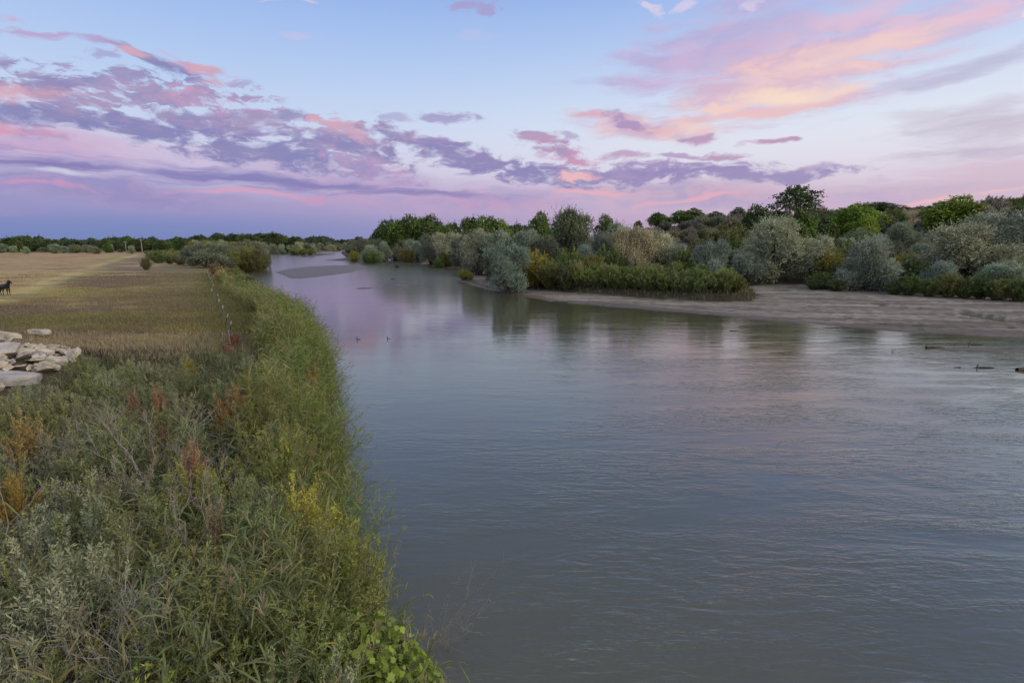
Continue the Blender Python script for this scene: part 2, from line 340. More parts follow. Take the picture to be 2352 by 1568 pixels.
def vnoise(x, y, s=0):
    ix, iy = np.floor(x), np.floor(y); fx, fy = x - ix, y - iy; fx = fx * fx * (3 - 2 * fx); fy = fy * fy * (3 - 2 * fy)
    a = hashn(ix, iy, s); b = hashn(ix + 1, iy, s); c = hashn(ix, iy + 1, s); d = hashn(ix + 1, iy + 1, s)
    return (a * (1 - fx) + b * fx) * (1 - fy) + (c * (1 - fx) + d * fx) * fy
def fbm(x, y, s=0, o=4):
    v = 0; a = .5
    for k in range(o): v = v + a * (vnoise(x, y, s + k) - .5) * 2; x, y, a = x * 2.03, y * 2.03, a * .5
    return v
def land(x, y):
    """terrain height"""
    x = np.atleast_1d(np.asarray(x, float)); y = np.atleast_1d(np.asarray(y, float))
    p = np.stack([x, y], 1)
    wob = fbm(x * .35, y * .35, 3, 3) * np.clip(np.hypot(x, y) * .012, .15, 1.2)
    sw = sdist(p, water_poly) + wob
    sv = -sdist(p, veg_poly)            # > 0 inside the right side vegetation
    r = np.hypot(x, y); azd = np.degrees(np.arctan2(x, y))
    bed = -0.9
    # left side: steep cut bank up to the flat field
    zl = bed + (1.65 - bed) * sms(sw, -1.0, 1.9) + .12 * fbm(x * .15, y * .15, 5) * sms(sw, 1, 4)
    pile = np.exp(-(((x + 29.5) / 5.5) ** 2 + ((y - 25) / 6.0) ** 2))
    zl += 2.0 * pile
    # right side: sand flat, then the bank and the bluff
    zs = np.where(sw < 0, .45 * sw, .16 * np.minimum(sw, .6) ** .8 + .012 * np.maximum(sw, 0))
    zs = np.clip(zs, bed, .55) + .05 * fbm(x * .12, y * .5, 9) * sms(sw, 0, 3)
    zv = 1.0 * sms(sv, 0, 3.5) + .25 * fbm(x * .08, y * .08, 11) * sms(sv, 2, 8)
    e = np.interp(azd, [-20, 2, 8, 14, 28, 38, 60, 90], [.0, .0, .006, .024, .036, .047, .05, .03])
    R1 = np.interp(azd, [-20, 8, 14, 20, 30, 60], [700, 520, 300, 255, 235, 240])
    hill = (7.6 + R1 * e) * sms(r, R1 * np.interp(azd, [18, 30], [.42, .58]), R1) * sms(e, 0, .012)
    hill *= 1 + .04 * fbm(x * .01, y * .01, 14)
    zr = zs + zv + np.where(sv > 0, hill, 0) * sms(sv, 0, 30)
    z = np.where((azd > np.interp(r, [0, 60, 140, 400, 900], [-8, -8, -12, -14.5, -17.6])), zr, zl)
    for i, b in enumerate(bar_polys):
        m = (np.abs(x - b[:, 0].mean()) < 400)
        if m.any():
            s = -sdist(p[m], b) + wob[m] * .25
            hmax = [.25, .16, .16, .3, .35, .35, .11, .12][i]
            z[m] = np.maximum(z[m], np.where(s > 0, hmax * (1 - np.exp(-s * .9)) + .01, -.9 + .9 * np.exp(s * 1.5)))
    for b, dp in pools:
        m = np.abs(x - b[:, 0].mean()) < 30
        if m.any():
            s = -sdist(p[m], b) + .2; z[m] = np.where(s > 0, np.minimum(z[m], .06 - dp * sms(s, 0, .35)), z[m])
    far = sms(r, 900, 2500)
    ridge = np.interp(azd, [-24, -19, -15, -11, -6, 0, 10, 60], [0, 10, 20, 24, 26, 22, 20, 30]) * sms(r, 1300, 1900)
    return z + far * 1.5 + ridge
# one ground sheet, finer inside the picture's field of view
azs = np.radians(np.concatenate([np.arange(-180, -56, 4), np.arange(-56, 56, .14), np.arange(56, 180, 4)]))
rs = np.concatenate([[0.5, 2, 3.2], 4.2 * 1.0128 ** np.arange(0, 545)]); rs = rs[rs < 4300]; rs = np.append(rs, [5200, 7000])
na, nr = len(azs), len(rs)
gx = (rs[:, None] * np.sin(azs)[None]).ravel(); gy = (rs[:, None] * np.cos(azs)[None]).ravel()
gz = land(gx, gy)
gz += .035 * fbm(gx * 1.7, gy * 1.7, 21, 3) * sms(gz, .6, 1.4) * (np.hypot(gx, gy) < 300)
GV = np.stack([gx, gy, gz], 1)
i = np.arange(nr - 1)[:, None] * na; j = np.arange(na)[None]; j2 = (j + 1) % na
GF = np.stack([i + j, i + na + j, i + na + j2, i + j2], -1).reshape(-1, 4)

# albedo of the ground
p2 = np.stack([gx, gy], 1)
GW = sdist(p2, water_poly); GVG = -sdist(p2, veg_poly); GR = np.hypot(gx, gy); GA = np.degrees(np.arctan2(gx, gy))
uu, vv = np.zeros_like(gx), np.full_like(gx, 2000.)
frm = gy > 1
uu[frm], vv[frm] = proj(gx[frm], gy[frm], gz[frm])
def C3(c): return np.array(lin(c))[None]
k_alb = 1.55
sand = C3((94, 90, 84)) * k_alb
straw = C3((122, 108, 80)) * k_alb; tan = C3((128, 109, 80)) * k_alb; purp = C3((92, 80, 68)) * k_alb; oliv = C3((88, 86, 50)) * k_alb; yel = C3((122, 114, 68)) * k_alb
n1 = fbm(gx * .05, gy * .11, 31, 5); n2 = fbm(gx * .30, gy * .55, 41, 4); n3 = fbm(gx * .02, gy * .05, 51, 4)
def mixa(a, b, f): return a * (1 - f[:, None]) + b * f[:, None]
field = mixa(np.repeat(purp, len(gx), 0), straw, sms(n1 + .35 * n2, .02, .40))
# bands lying across the field
def band(y0, y1, soft): return sms(gy, y0 - soft, y0 + soft) * (1 - sms(gy, y1 - soft, y1 + soft))
yy = gy
ob = band(43, 54, 3) * sms(n1 + n2 * .5, -.35, .1); ob2 = band(64, 84, 5) * sms(n1 + n2 * .6, -.1, .35) * .7
field = mixa(field, oliv, np.maximum(ob, ob2) * .85)
field = mixa(field, straw, band(35, 41, 2) * .55)
# the track running from the left foreground to the far right of the field
tr = np.array([at(u, v, 1.65) for u, v in ((-400, 745), (0, 688), (110, 650), (200, 618), (262, 598), (320, 584))])
def pdist(pts, pl):
    d = np.full(len(pts), 1e18)
    for k in range(len(pl) - 1):
        a, b = pl[k], pl[k + 1]; e_ = b - a
        t = np.clip(((pts - a) @ e_) / (e_ @ e_), 0, 1); d = np.minimum(d, ((pts - a - t[:, None] * e_) ** 2).sum(1))
    return np.sqrt(d)
td = pdist(p2, tr); tw = 5.5 + 2.5 * n1
side = np.zeros(len(gx)); trv = np.interp(uu, [-400, 0, 110, 200, 262, 320, 420], [745, 688, 650, 618, 598, 584, 575])
beyond = sms(trv - vv, 0, 6) * (uu < 420)
field = mixa(field, tan * (1 + .10 * n2[:, None] + .12 * n1[:, None]), beyond * .85)
pale = np.interp(gy, [80, 95, 125, 140], [0, 1, 1, 0]) * beyond * .5
field = mixa(field, C3((130, 118, 94)) * k_alb, pale)
field = mixa(field, yel, (1 - sms(td, tw * .4, tw * 1.6)) * .6 * sms(n2 + n1, -.6, .2))
field = mixa(field, C3((148, 138, 100)) * k_alb, (1 - sms(td + 1.5 * n2, .4, 2.6)) * .5)
field = mixa(field, np.repeat(oliv, len(gx), 0), (1 - sms(GW + 9 * n1 + 3 * n2, 9, 26)) * .55)
field = mixa(field, C3((84, 72, 56)) * k_alb, sms(fbm(gx * .12, gy * .25, 91, 5), .05, .30) * .55)
leftside = GA < np.interp(GR, [0, 60, 140, 400, 900], [-8, -8, -12, -14.5, -17.6])
soil = C3((58, 52, 40)) * 1.2
field = mixa(field, np.repeat(soil, len(gx), 0), (1 - sms(gy + 2 * n2, 31, 36)) * .9)
field = mixa(field, np.repeat(oliv * .8, len(gx), 0), (1 - sms(GW, 6, 11)) * sms(gy, 30, 40) * (GR < 200))
col = np.where(leftside[:, None], field, 0)
hillc = mixa(np.repeat(C3((84, 76, 62)) * k_alb, len(gx), 0), oliv * .9, sms(n1 + n3, -.1, .5))
hillc = mixa(hillc, C3((104, 94, 76)) * k_alb, sms(fbm(gx * .03, gy * .03, 77), .0, .4))
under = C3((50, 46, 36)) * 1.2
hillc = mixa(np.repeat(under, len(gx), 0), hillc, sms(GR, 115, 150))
streak = fbm(gx * .07 - gy * .02, gy * .55 + gx * .10, 61, 5); fine = fbm(gx * 1.4, gy * 2.2, 66, 3)
sandc = sand * (1 + .75 * streak + .30 * fine)[:, None]
sandc = mixa(sandc, C3((74, 68, 64)) * k_alb * .9, sms(fbm(gx * .05 - gy * .05, gy * .8 + gx * .16, 63, 4), .06, .20) * .8)
wet = np.maximum(1 - sms(gz + .03 * n2, .05, .15), (1 - sms(GW + 1.2 * n2, .8, 3.2)) * (gz < .6))
sandc = mixa(sandc, np.repeat(C3((80, 70, 62)) * 1.1, len(gx), 0), wet * .9)
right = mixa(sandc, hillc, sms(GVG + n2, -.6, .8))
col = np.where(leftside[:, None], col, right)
# islands are sand wherever they are
isl = np.zeros(len(gx))
for b in bar_polys: isl = np.maximum(isl, (sdist(p2, b) < 1.5) * 1.0)
col = np.where((isl > 0)[:, None], sandc, col)
mud = (gz < .0)
col[mud] = (C3((84, 76, 64)) * 1.1)[0]
bankface = leftside & (gz < 1.3) & (isl == 0)
col[bankface] = (C3((60, 50, 40)) * 1.2)[0]
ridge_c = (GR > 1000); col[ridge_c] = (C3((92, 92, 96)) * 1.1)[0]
gme = None
m, n, l = mat('ground')
b_ = n.new('ShaderNodeBsdfPrincipled'); b_.inputs['Specular IOR Level'].default_value = .15
ca = n.new('ShaderNodeAttribute'); ca.attribute_name = 'Col'
wa_ = n.new('ShaderNodeAttribute'); wa_.attribute_name = 'wet'
t_ = n.new('ShaderNodeTexCoord'); mp = n.new('ShaderNodeMapping'); l.new(t_.outputs['Object'], mp.inputs[0]); mp.inputs['Scale'].default_value = (.7, 1.6, 1)
z1 = n.new('ShaderNodeTexNoise'); z1.inputs['Scale'].default_value = 1.6; z1.inputs['Detail'].default_value = 9; z1.inputs['Roughness'].default_value = .72; l.new(mp.outputs[0], z1.inputs['Vector'])
r1 = n.new('ShaderNodeMapRange'); l.new(z1.outputs['Fac'], r1.inputs[0]); r1.inputs[1].default_value = .3; r1.inputs[2].default_value = .7; r1.inputs[3].default_value = .62; r1.inputs[4].default_value = 1.38
mu = n.new('ShaderNodeVectorMath'); mu.operation = 'SCALE'; l.new(ca.outputs['Color'], mu.inputs[0]); l.new(r1.outputs[0], mu.inputs['Scale'])
l.new(mu.outputs[0], b_.inputs['Base Color'])
rr = n.new('ShaderNodeMapRange'); l.new(wa_.outputs['Fac'], rr.inputs[0]); rr.inputs[3].default_value = .95; rr.inputs[4].default_value = .42; l.new(rr.outputs[0], b_.inputs['Roughness'])
bp = n.new('ShaderNodeBump'); bp.inputs['Strength'].default_value = .55; bp.inputs['Distance'].default_value = .12; l.new(z1.outputs['Fac'], bp.inputs['Height']); l.new(bp.outputs[0], b_.inputs['Normal'])
oo = n.new('ShaderNodeOutputMaterial'); l.new(b_.outputs[0], oo.inputs[0])
gme = mesh_np('ground', GV, GF, m, smooth=True)
a = gme.attributes.new('Col', 'FLOAT_COLOR', 'POINT'); a.data.foreach_set('color', np.concatenate([np.clip(col, 0, 1), np.ones((len(col), 1))], 1).astype(np.float32).ravel())
a = gme.attributes.new('wet', 'FLOAT', 'POINT'); a.data.foreach_set('value', (wet * (gz < .3) * (GR < 400)).astype(np.float32))
tag(obj('ground', gme), kind='structure')

# ------------------------------------------------------------------ water
m, n, l = mat('river_water')
b_ = n.new('ShaderNodeBsdfPrincipled'); b_.inputs['Base Color'].default_value = (.062, .063, .040, 1); b_.inputs['IOR'].default_value = 2.0
b_.inputs['Roughness'].default_value = .06
t_ = n.new('ShaderNodeTexCoord')
def wnoise(scale, sc, rot, detail, rough, dist=0):
    mp = n.new('ShaderNodeMapping'); l.new(t_.outputs['Object'], mp.inputs[0]); mp.inputs['Scale'].default_value = sc; mp.inputs['Rotation'].default_value = (0, 0, rot)
    z = n.new('ShaderNodeTexNoise'); z.inputs['Scale'].default_value = scale; z.inputs['Detail'].default_value = detail; z.inputs['Roughness'].default_value = rough; z.inputs['Distortion'].default_value = dist
    l.new(mp.outputs[0], z.inputs['Vector']); return z.outputs['Fac']
def wm(op, a, b):
    k = n.new('ShaderNodeMath'); k.operation = op
    for i_, x in enumerate((a, b)):
        if isinstance(x, (int, float)): k.inputs[i_].default_value = x
        else: l.new(x, k.inputs[i_])
    return k.outputs[0]
def wr(x, a, b, c, d):
    k = n.new('ShaderNodeMapRange'); l.new(x, k.inputs[0]); k.inputs[1].default_value = a; k.inputs[2].default_value = b; k.inputs[3].default_value = c; k.inputs[4].default_value = d; return k.outputs[0]
rip1 = wnoise(2.2, (.55, 1.9, 1), R(14), 3, .5, .5)      # ripples some 0.3 m apart
rip2 = wnoise(5.5, (.7, 2.0, 1), R(6), 2, .5, .3)
swl = wnoise(.35, (.6, 1.5, 1), R(20), 3, .5, .6)
patch = wnoise(.09, (.6, 1.8, 1), R(18), 4, .6, .8)
patch2 = wnoise(.5, (.35, 1.6, 1), R(16), 3, .6, .5)
h = wm('ADD', wm('MULTIPLY', rip1, wr(patch, .42, .60, .12, 1.35)), wm('MULTIPLY', rip2, wr(patch2, .42, .6, .04, .5)))
h = wm('ADD', h, wm('MULTIPLY', swl, .8))
# the current is livelier close to the bridge and towards the right
sxw = n.new('ShaderNodeSeparateXYZ'); l.new(t_.outputs['Object'], sxw.inputs[0])
lively = wm('MULTIPLY', wr(sxw.outputs[1], 45, 10, .34, 1.0), wr(sxw.outputs[0], -6, 16, .42, 1.35))
h = wm('MULTIPLY', h, lively)
l.new(wr(sxw.outputs[1], 50, 130, .06, .20), b_.inputs['Roughness'])      # unresolved far ripples
bp = n.new('ShaderNodeBump'); bp.inputs['Strength'].default_value = .33; bp.inputs['Distance'].default_value = .10; l.new(h, bp.inputs['Height'])
l.new(bp.outputs[0], b_.inputs['Normal'])
oo = n.new('ShaderNodeOutputMaterial'); l.new(b_.outputs[0], oo.inputs[0])
xs = np.linspace(-300, 400, 30); ys = np.linspace(-80, 1400, 50)
X, Y = np.meshgrid(xs, ys); V = np.stack([X.ravel(), Y.ravel(), np.zeros(X.size)], 1)
i = np.arange(49)[:, None] * 30; j = np.arange(29)[None]
F = np.stack([i + j, i + j + 1, i + 31 + j, i + 30 + j], -1).reshape(-1, 4)
tag(obj('river_water', mesh_np('river_water', V, F, m)), kind='structure')

# ------------------------------------------------------------------ plant builders (meshes shared by copies)
def crown(seed, lobes, n_sp, sp_len, n_lf, lf_len, lf_w, up=.4, droop=0., inner=.25, spread=.8, mats=None, name='crown'):
    rg = np.random.default_rng(seed)
    lb = np.array(lobes, float); c, r = lb[:, :3], lb[:, 3:6]
    wgt = (r[:, 0] * r[:, 1] + r[:, 0] * r[:, 2]); wgt /= wgt.sum()
    k = rg.choice(len(lb), n_sp, p=wgt)
    d = nrm(rg.normal(size=(n_sp, 3))); lowf = (d[:, 2] < -.45) & (rg.random(n_sp) < .6); d[lowf, 2] *= -1
    rad = np.where(rg.random(n_sp) < inner, rg.uniform(.35, .8, n_sp), rg.uniform(.82, 1.04, n_sp))
    bump = 1 + .16 * np.sin(d[:, 0] * 7 + k * 2.1) * np.sin(d[:, 1] * 6 + k) * 1.0 + .1 * np.sin(d[:, 2] * 9 + k)
    p = c[k] + d * r[k] * (rad * bump)[:, None]
    nn = nrm(d / r[k])
    # drop most sprays buried in another lobe
    keep = np.ones(n_sp, bool)
    for q in range(len(lb)):
        ins = (((p - c[q]) / r[q]) ** 2).sum(1) < .55
        keep &= ~(ins & (k != q) & (rg.random(n_sp) < .85))
    p, nn = p[keep], nn[keep]; m_ = len(p)
    sd = nrm(nn * .8 + np.array([0, 0, up]) + rg.normal(size=(m_, 3)) * .45)
    t = (np.arange(n_lf) + rg.random((m_, n_lf))) / n_lf
    L_ = sp_len * rg.uniform(.6, 1.3, m_) * np.where(rg.random(m_) < .12, 2.3, 1)
    pos = p[:, None] + sd[:, None] * (t * L_[:, None])[..., None]
    pos[..., 2] -= droop * (t ** 2) * L_[:, None]
    ld = nrm(sd[:, None] * .6 + rg.normal(size=(m_, n_lf, 3)) * spread)
    lt = rg.normal(0, .20, len(lb)); tint = np.repeat(np.clip(rg.normal(.45, .20, m_) + lt[k[keep]], 0, 1), n_lf)
    tint = np.clip(tint + rg.normal(0, .12, tint.shape), 0, 1)
    V, F = leaf_quads(pos.reshape(-1, 3), ld.reshape(-1, 3), lf_len * rg.uniform(.7, 1.3, m_ * n_lf), lf_w, rg)
    return mesh_np(name, V, F, mats or M_LEAF, tint=np.repeat(tint, 4))
def limbs(seed, base_r, ends, h0=.5, name='trunk', mats=None, twigs=0, tw=1.0, multi=False):
    rg = np.random.default_rng(seed); paths = []
    ends = np.array(ends, float)
    top = ends[:, :3].mean(0); fork = np.array([top[0] * .2, top[1] * .2, h0])
    if not multi: paths.append((bez((0, 0, -.5), (rg.normal() * .15, rg.normal() * .15, h0 * .4), fork, 5), np.linspace(base_r * 1.25, base_r * .8, 5)))
    for e in ends:
        st_ = fork if not multi else np.array([rg.normal() * base_r * 1.5, rg.normal() * base_r * 1.5, -.4])
        mid = st_ * .45 + e[:3] * .55 + np.array([rg.normal() * .3, rg.normal() * .3, .10 * e[2]])
        pts = bez(st_, mid, e[:3], 7); paths.append((pts, np.linspace(base_r * (.62 if not multi else .7), base_r * .10, 7)))
        for q in range(twigs):
            s0 = pts[rg.integers(2, 7)]; dd = nrm(rg.normal(size=3) + np.array([0, 0, .6])) * tw * rg.uniform(.5, 1.2)
            paths.append((bez(s0, s0 + dd * .5 + rg.normal(size=3) * .1 * tw, s0 + dd, 4), np.linspace(base_r * .18, base_r * .03, 4)))
    V, F = tubes(paths, 5)
    return mesh_np(name, V, F, mats or M_BARK, smooth=True)
def shrub(seed, H, Rd, nst, ntw, nlf, tw_len, lf_len, lf_w, up=.5, spread=.6, t0=.35, mats=None, stemmat=None, lean=0., dense_top=1.0, stem_r=.010):
    """many stemmed shrub: stems > twigs > leaves"""
    rg = np.random.default_rng(seed)
    ang = rg.uniform(0, 2 * math.pi, nst); rr_ = np.sqrt(rg.random(nst)) * Rd
    hh = H * np.sqrt(np.clip(1 - (rr_ / Rd) ** 2 * .75, .05, 1)) * rg.uniform(.72, 1.12, nst)
    end = np.stack([np.cos(ang) * rr_ + lean * hh, np.sin(ang) * rr_, hh], 1)
    b0 = np.stack([np.cos(ang), np.sin(ang), 0 * ang], 1) * rr_[:, None] * .22
    ctl = b0 * .6 + end * .4; ctl[:, 2] = hh * .62; b0[:, 2] = -.15
    t = t0 + (1 - t0) * rg.random((nst, ntw)) ** dense_top
    T = t[..., None]
    pos = (1 - T) ** 2 * b0[:, None] + 2 * T * (1 - T) * ctl[:, None] + T ** 2 * end[:, None]
    tan_ = nrm(2 * (1 - T) * (ctl - b0)[:, None] + 2 * T * (end - ctl)[:, None])
    td_ = nrm(tan_ * .7 + rg.normal(size=pos.shape) * spread + np.array([0, 0, up]))
    L_ = tw_len * rg.uniform(.5, 1.3, (nst, ntw)) * (1.15 - .5 * t)
    s = (np.arange(nlf) + rg.random((nst, ntw, nlf))) / nlf
    lp = pos[:, :, None] + td_[:, :, None] * (s * L_[..., None])[..., None]
    ld = nrm(td_[:, :, None] * .75 + rg.normal(size=lp.shape) * .62)
    tint = np.clip(rg.normal(.42, .16, (nst, 1, 1)) + rg.normal(0, .15, (nst, ntw, 1)) + rg.normal(0, .1, (nst, ntw, nlf)), 0, 1)
    n_ = lp[..., 0].size
    V, F = leaf_quads(lp.reshape(-1, 3), ld.reshape(-1, 3), lf_len * rg.uniform(.6, 1.3, n_), lf_w, rg)
    fol = mesh_np('foliage', V, F, mats or M_LEAF, tint=np.repeat(tint.ravel(), 4))
    paths = [(bez(b0[q], ctl[q], end[q], 6), np.linspace(stem_r * 1.3, stem_r * .4, 6)) for q in range(nst)]
    fl = [(q, w) for q in range(nst) for w in range(0, ntw, 2)]
    for q, w in fl:
        paths.append((np.stack([pos[q, w], pos[q, w] + td_[q, w] * L_[q, w]]), np.array([stem_r * .45, stem_r * .2])))
    V, F = tubes(paths, 3)
    return fol, mesh_np('stems', V, F, stemmat or M_WOODY)
def bare(seed, H, Rd, nst, ntw, nsub=5, r=.012, lean=0.):
    rg = np.random.default_rng(seed); paths = []
    for q in range(nst):
        a = rg.uniform(0, 6.28); e = np.array([math.cos(a) * Rd * rg.uniform(.3, 1) + lean * H, math.sin(a) * Rd * rg.uniform(.3, 1), H * rg.uniform(.65, 1.1)])
        pts = bez((rg.normal() * .08, rg.normal() * .08, -.1), (e[0] * .25 + rg.normal() * .15, e[1] * .25 + rg.normal() * .15, e[2] * .6), e, 9)
        pts[1:] += rg.normal(size=(8, 3)) * .025 * H; paths.append((pts, np.linspace(r * 1.3, r * .35, 9)))
        for w in range(ntw):
            s0 = pts[rg.integers(2, 9)]; dd = nrm(nrm(e) * .9 + rg.normal(size=3) * .5) * H * rg.uniform(.15, .38)
            tp = bez(s0, s0 + dd * .5 + rg.normal(size=3) * .04 * H, s0 + dd, 5); paths.append((tp, np.linspace(r * .55, r * .2, 5)))
            for x in range(nsub):
                s1 = tp[rg.integers(1, 5)]; d2 = nrm(dd + rg.normal(size=3) * .5 * np.linalg.norm(dd)) * H * rg.uniform(.05, .14)
                paths.append((np.stack([s1, s1 + d2 * .5 + rg.normal(size=3) * .008 * H, s1 + d2]), np.array([r * .28, r * .2, r * .12])))
    V, F = tubes(paths, 4)
    return mesh_np('branches', V, F, M_TWIG)

# silver leaved olive trees: nominal 9 m tall, 10 m wide
def olive_lobes(seed, n=13, W=4.2, Ht=9.0, flat=1.0):
    rg = np.random.default_rng(seed); out = [(0, 0, Ht * .45, W * .5, W * .5, Ht * .26)]
    for q in range(n):
        a = q * 2.4 + rg.normal() * .3; rr_ = W * rg.uniform(.35, .95); z = Ht * (.10 + .76 * ((q * 7 % n) + rg.random()) / n)
        s = (1 - (z / Ht - .35) ** 2 * 1.6)
        out.append((math.cos(a) * rr_ * s, math.sin(a) * rr_ * s, z, *(np.array([1, 1, 1.15]) * W * rg.uniform(.17, .34))))
    out.append((rg.normal() * .6, rg.normal() * .6, Ht * .86, W * .34, W * .34, Ht * .13))
    return out
OL = []
for sd in (1, 2, 3, 4):
    lb = olive_lobes(sd, 30, 4.3 + .3 * (sd % 2), 9)
    OL.append((crown(sd, lb, 5600, .80, 8, .30, .12, up=.75, droop=.05, spread=.55, inner=.12), limbs(sd, .26, [x[:3] for x in lb[1:]], 1.0, multi=True)))
# cottonwoods: nominal 14 m tall
def cott_lobes(seed, n=12, W=5.0, Ht=14.0, low=.34):
    rg = np.random.default_rng(seed); out = []
    for q in range(n):
        a = q * 2.4 + rg.normal() * .3; f = (q + .5) / n; z = Ht * (low + (.92 - low) * f); rr_ = W * (.72 * math.sin(math.pi * (.16 + .78 * f))) * rg.uniform(.75, 1.15)
        out.append((math.cos(a) * rr_, math.sin(a) * rr_, z, *(np.array([1, 1, .9]) * W * rg.uniform(.30, .44))))
    out.append((0, 0, Ht * .58, W * .5, W * .5, Ht * .22))
    return out
CW = []
for sd in (11, 12, 13):
    lb = cott_lobes(sd, 13, 5.6, 14, .22)
    CW.append((crown(sd, lb, 2100, .75, 7, .46, .36, up=.15, spread=1.1, inner=.2), limbs(sd, .38, [x[:3] for x in lb[:-1]], 2.5)))
# open crowned tall cottonwood with sky showing between its clumps
rgA = np.random.default_rng(5); airy = []
for q in range(34):
    f = q / 33; a = q * 2.4; z = 4.0 + 13.2 * f ** .85; rr_ = 6.8 * (1 - f) ** .55 * rgA.uniform(.45, 1.1) + .3
    airy.append((math.cos(a) * rr_, math.sin(a) * rr_, z, *(np.array([1, 1, .7]) * rgA.uniform(.7, 1.45))))
AIRY = (crown(21, airy, 1500, .55, 7, .32, .24, up=.2, spread=1.1, inner=.4), limbs(21, .42, [x[:3] for x in airy], 3.5, twigs=3, tw=1.2))
# small distant cottonwood clump, light
CF = []
for sd in (31, 32, 33):
    lb = cott_lobes(sd, 11, 6.6, 12, .14)
    CF.append((crown(sd, lb, 1300, .9, 5, .75, .6, up=.1, spread=1.1, inner=.1), limbs(sd, .34, [x[:3] for x in lb[:-1]], 1.5)))
# feathery green / yellow willows: nominal 4 m
WI = [shrub(41 + q, 4.0, 2.5, 74, 15, 9, .75, .24, .085, up=.55, spread=.6, t0=.12, stem_r=.022) for q in range(3)]
# low hedge willow, nominal 3 m
HW = [shrub(51 + q, 3.0, 1.9, 80, 15, 8, .48, .20, .075, up=.7, spread=.45, t0=.12, stem_r=.016) for q in range(3)]
# dull sage and rabbitbrush for slopes, nominal 1.6 m
SG = [shrub(61 + q, 1.7, 1.5, 70, 11, 7, .30, .17, .075, up=.6, spread=.6, t0=.2, stem_r=.012) for q in range(2)]
BARE_T = bare(71, 8.0, 2.6, 6, 9, 6, .11)

def plant(kind, parts, loc, s, rz, colour, label, cat, group=None, stemcol=None, tilt=(0, 0)):
    r = bpy.data.objects.new(kind, None); C.objects.link(r); r.empty_display_size = .3
    r.location = loc; r.rotation_euler = (tilt[0], tilt[1], rz); r.scale = s if isinstance(s, tuple) else (s, s, s)
    tag(r, label, cat, group)
    for nm, me in parts: obj(nm, me, r, color=colour)
    return r
def hz(x, y): return float(land(x, y)[0])
# leaf colours (linear)
SILV = (0.215, 0.267, 0.227); SILV_B = (0.176, 0.227, 0.215); SILV_W = (0.280, 0.299, 0.234); SILV_D = (0.137, 0.163, 0.137); PALE = (.34, .32, .23)
CDARK = (0.068, 0.111, 0.036); CMID = (0.098, 0.156, 0.039); CBRI = (0.163, 0.240, 0.039); CGREY = (0.085, 0.124, 0.072)
WGRN = (0.111, 0.163, 0.052); WYEL = (0.221, 0.215, 0.046); WDRK = (0.072, 0.104, 0.046); WOLV = (0.150, 0.163, 0.058)
MAUV = (0.202, 0.176, 0.163); STRW = (0.338, 0.286, 0.169)
def jit(c, a=.10): k = 1.12 * (1 + rnd.uniform(-a, a)); c = (c[0] * 1.06, c[1] * 1.02, c[2] * .86); return tuple(x * k * (1 + rnd.uniform(-a, a) * .5) for x in c)

def tree_px(kind, meshes, nomh, nomw, u, vtop, Y, wpx, colour, label, cat, group=None, names=('crown', 'trunk'), zoff=-.1, dup=0):
    """a tree at forward distance Y whose top and width are given as seen"""
    x, y, zt = at_y(u, vtop, Y); zb = hz(x, y) + zoff
    hgt = max(zt - zb, .6); w = max(wpx / 1176 * Y, hgt / nomh * nomw * .8)
    me = meshes[rnd.randrange(len(meshes))] if isinstance(meshes, list) else meshes
    return plant(kind, list(zip(names, me)), (x, y, zb), (w / nomw, w / nomw, hgt / nomh), rnd.uniform(0, 6.28), jit(colour, .06), label, cat, group)
FS = ('foliage', 'stems')
def olive(u, vt, Y, w, c, label, group=None): return tree_px('olive_tree', OL, 9.7, 10.0, u, vt, Y, w, c, label, 'tree', group)
def cotton(u, vt, Y, w, c, label, group=None, m=None): return tree_px('cottonwood_tree', m or CW, 14.2, 11.5, u, vt, Y, w, c, label, 'tree', group)
def willow(u, vt, Y, w, c, label, group=None): return tree_px('willow_shrub', WI, 4.35, 5.0, u, vt, Y, w, c, label, 'shrub', group, FS)

# --- right bank, hand placed (picture position, top, distance, width)
olive(1168, 560, 94, 100, SILV_B, 'round silver-green olive tree at the left tip of the big sandbar')
olive(1455, 520, 103, 95, PALE, 'olive tree with sandy dead-looking sprays behind the low green hedge')
olive(1505, 528, 107, 110, SILV_W, 'grey-green olive tree just right of the sandy one behind the hedge')
olive(1560, 560, 104, 60, SILV, 'small silver olive bush between two taller ones behind the hedge')
olive(1640, 556, 89, 92, SILV_B, 'spiky silver-blue olive tree rising out of the right part of the hedge')
olive(1712, 580, 103, 75, SILV_B, 'low silver olive at the sand flat, left foot of the biggest silver tree')
olive(1785, 497, 108, 168, SILV_W, 'biggest silver olive tree, under the tall open cottonwood')
olive(1885, 541, 116, 80, SILV_W, 'silver olive leaning out right of the biggest silver tree')
olive(2008, 545, 91, 128, SILV, 'dome-shaped silver olive tree standing alone at the edge of the sand flat')
olive(2225, 512, 96, 190, SILV_W, 'broad silver olive with dark hollows below the bright green tree')
olive(2335, 482, 96, 200, SILV, 'tall spreading silver olive tree at the far right edge')
olive(2305, 600, 82, 110, SILV, 'silver olive bush in front of the tall right edge olive')
olive(2170, 598, 84, 75, SILV_B, 'small blue-grey olive bush low on the right bank')
olive(2120, 560, 118, 60, SILV, 'thin pale olive on the slope below the dark tree row')
olive(2010, 540, 128, 60, SILV_W, 'pale olive top peeping over the dome-shaped olive')
olive(1318, 480, 124, 98, (.115, .135, .085), 'tall grey-green pointed tree above the olive thicket')
olive(1385, 538, 112, 84, SILV_D, 'slim blue-grey olive right of the tall pointed tree')
olive(1345, 560, 104, 64, SILV_B, 'blue-grey olive in front of the tall pointed tree')
olive(1250, 545, 118, 92, SILV_D, 'dark grey olive behind the yellow-green bush')
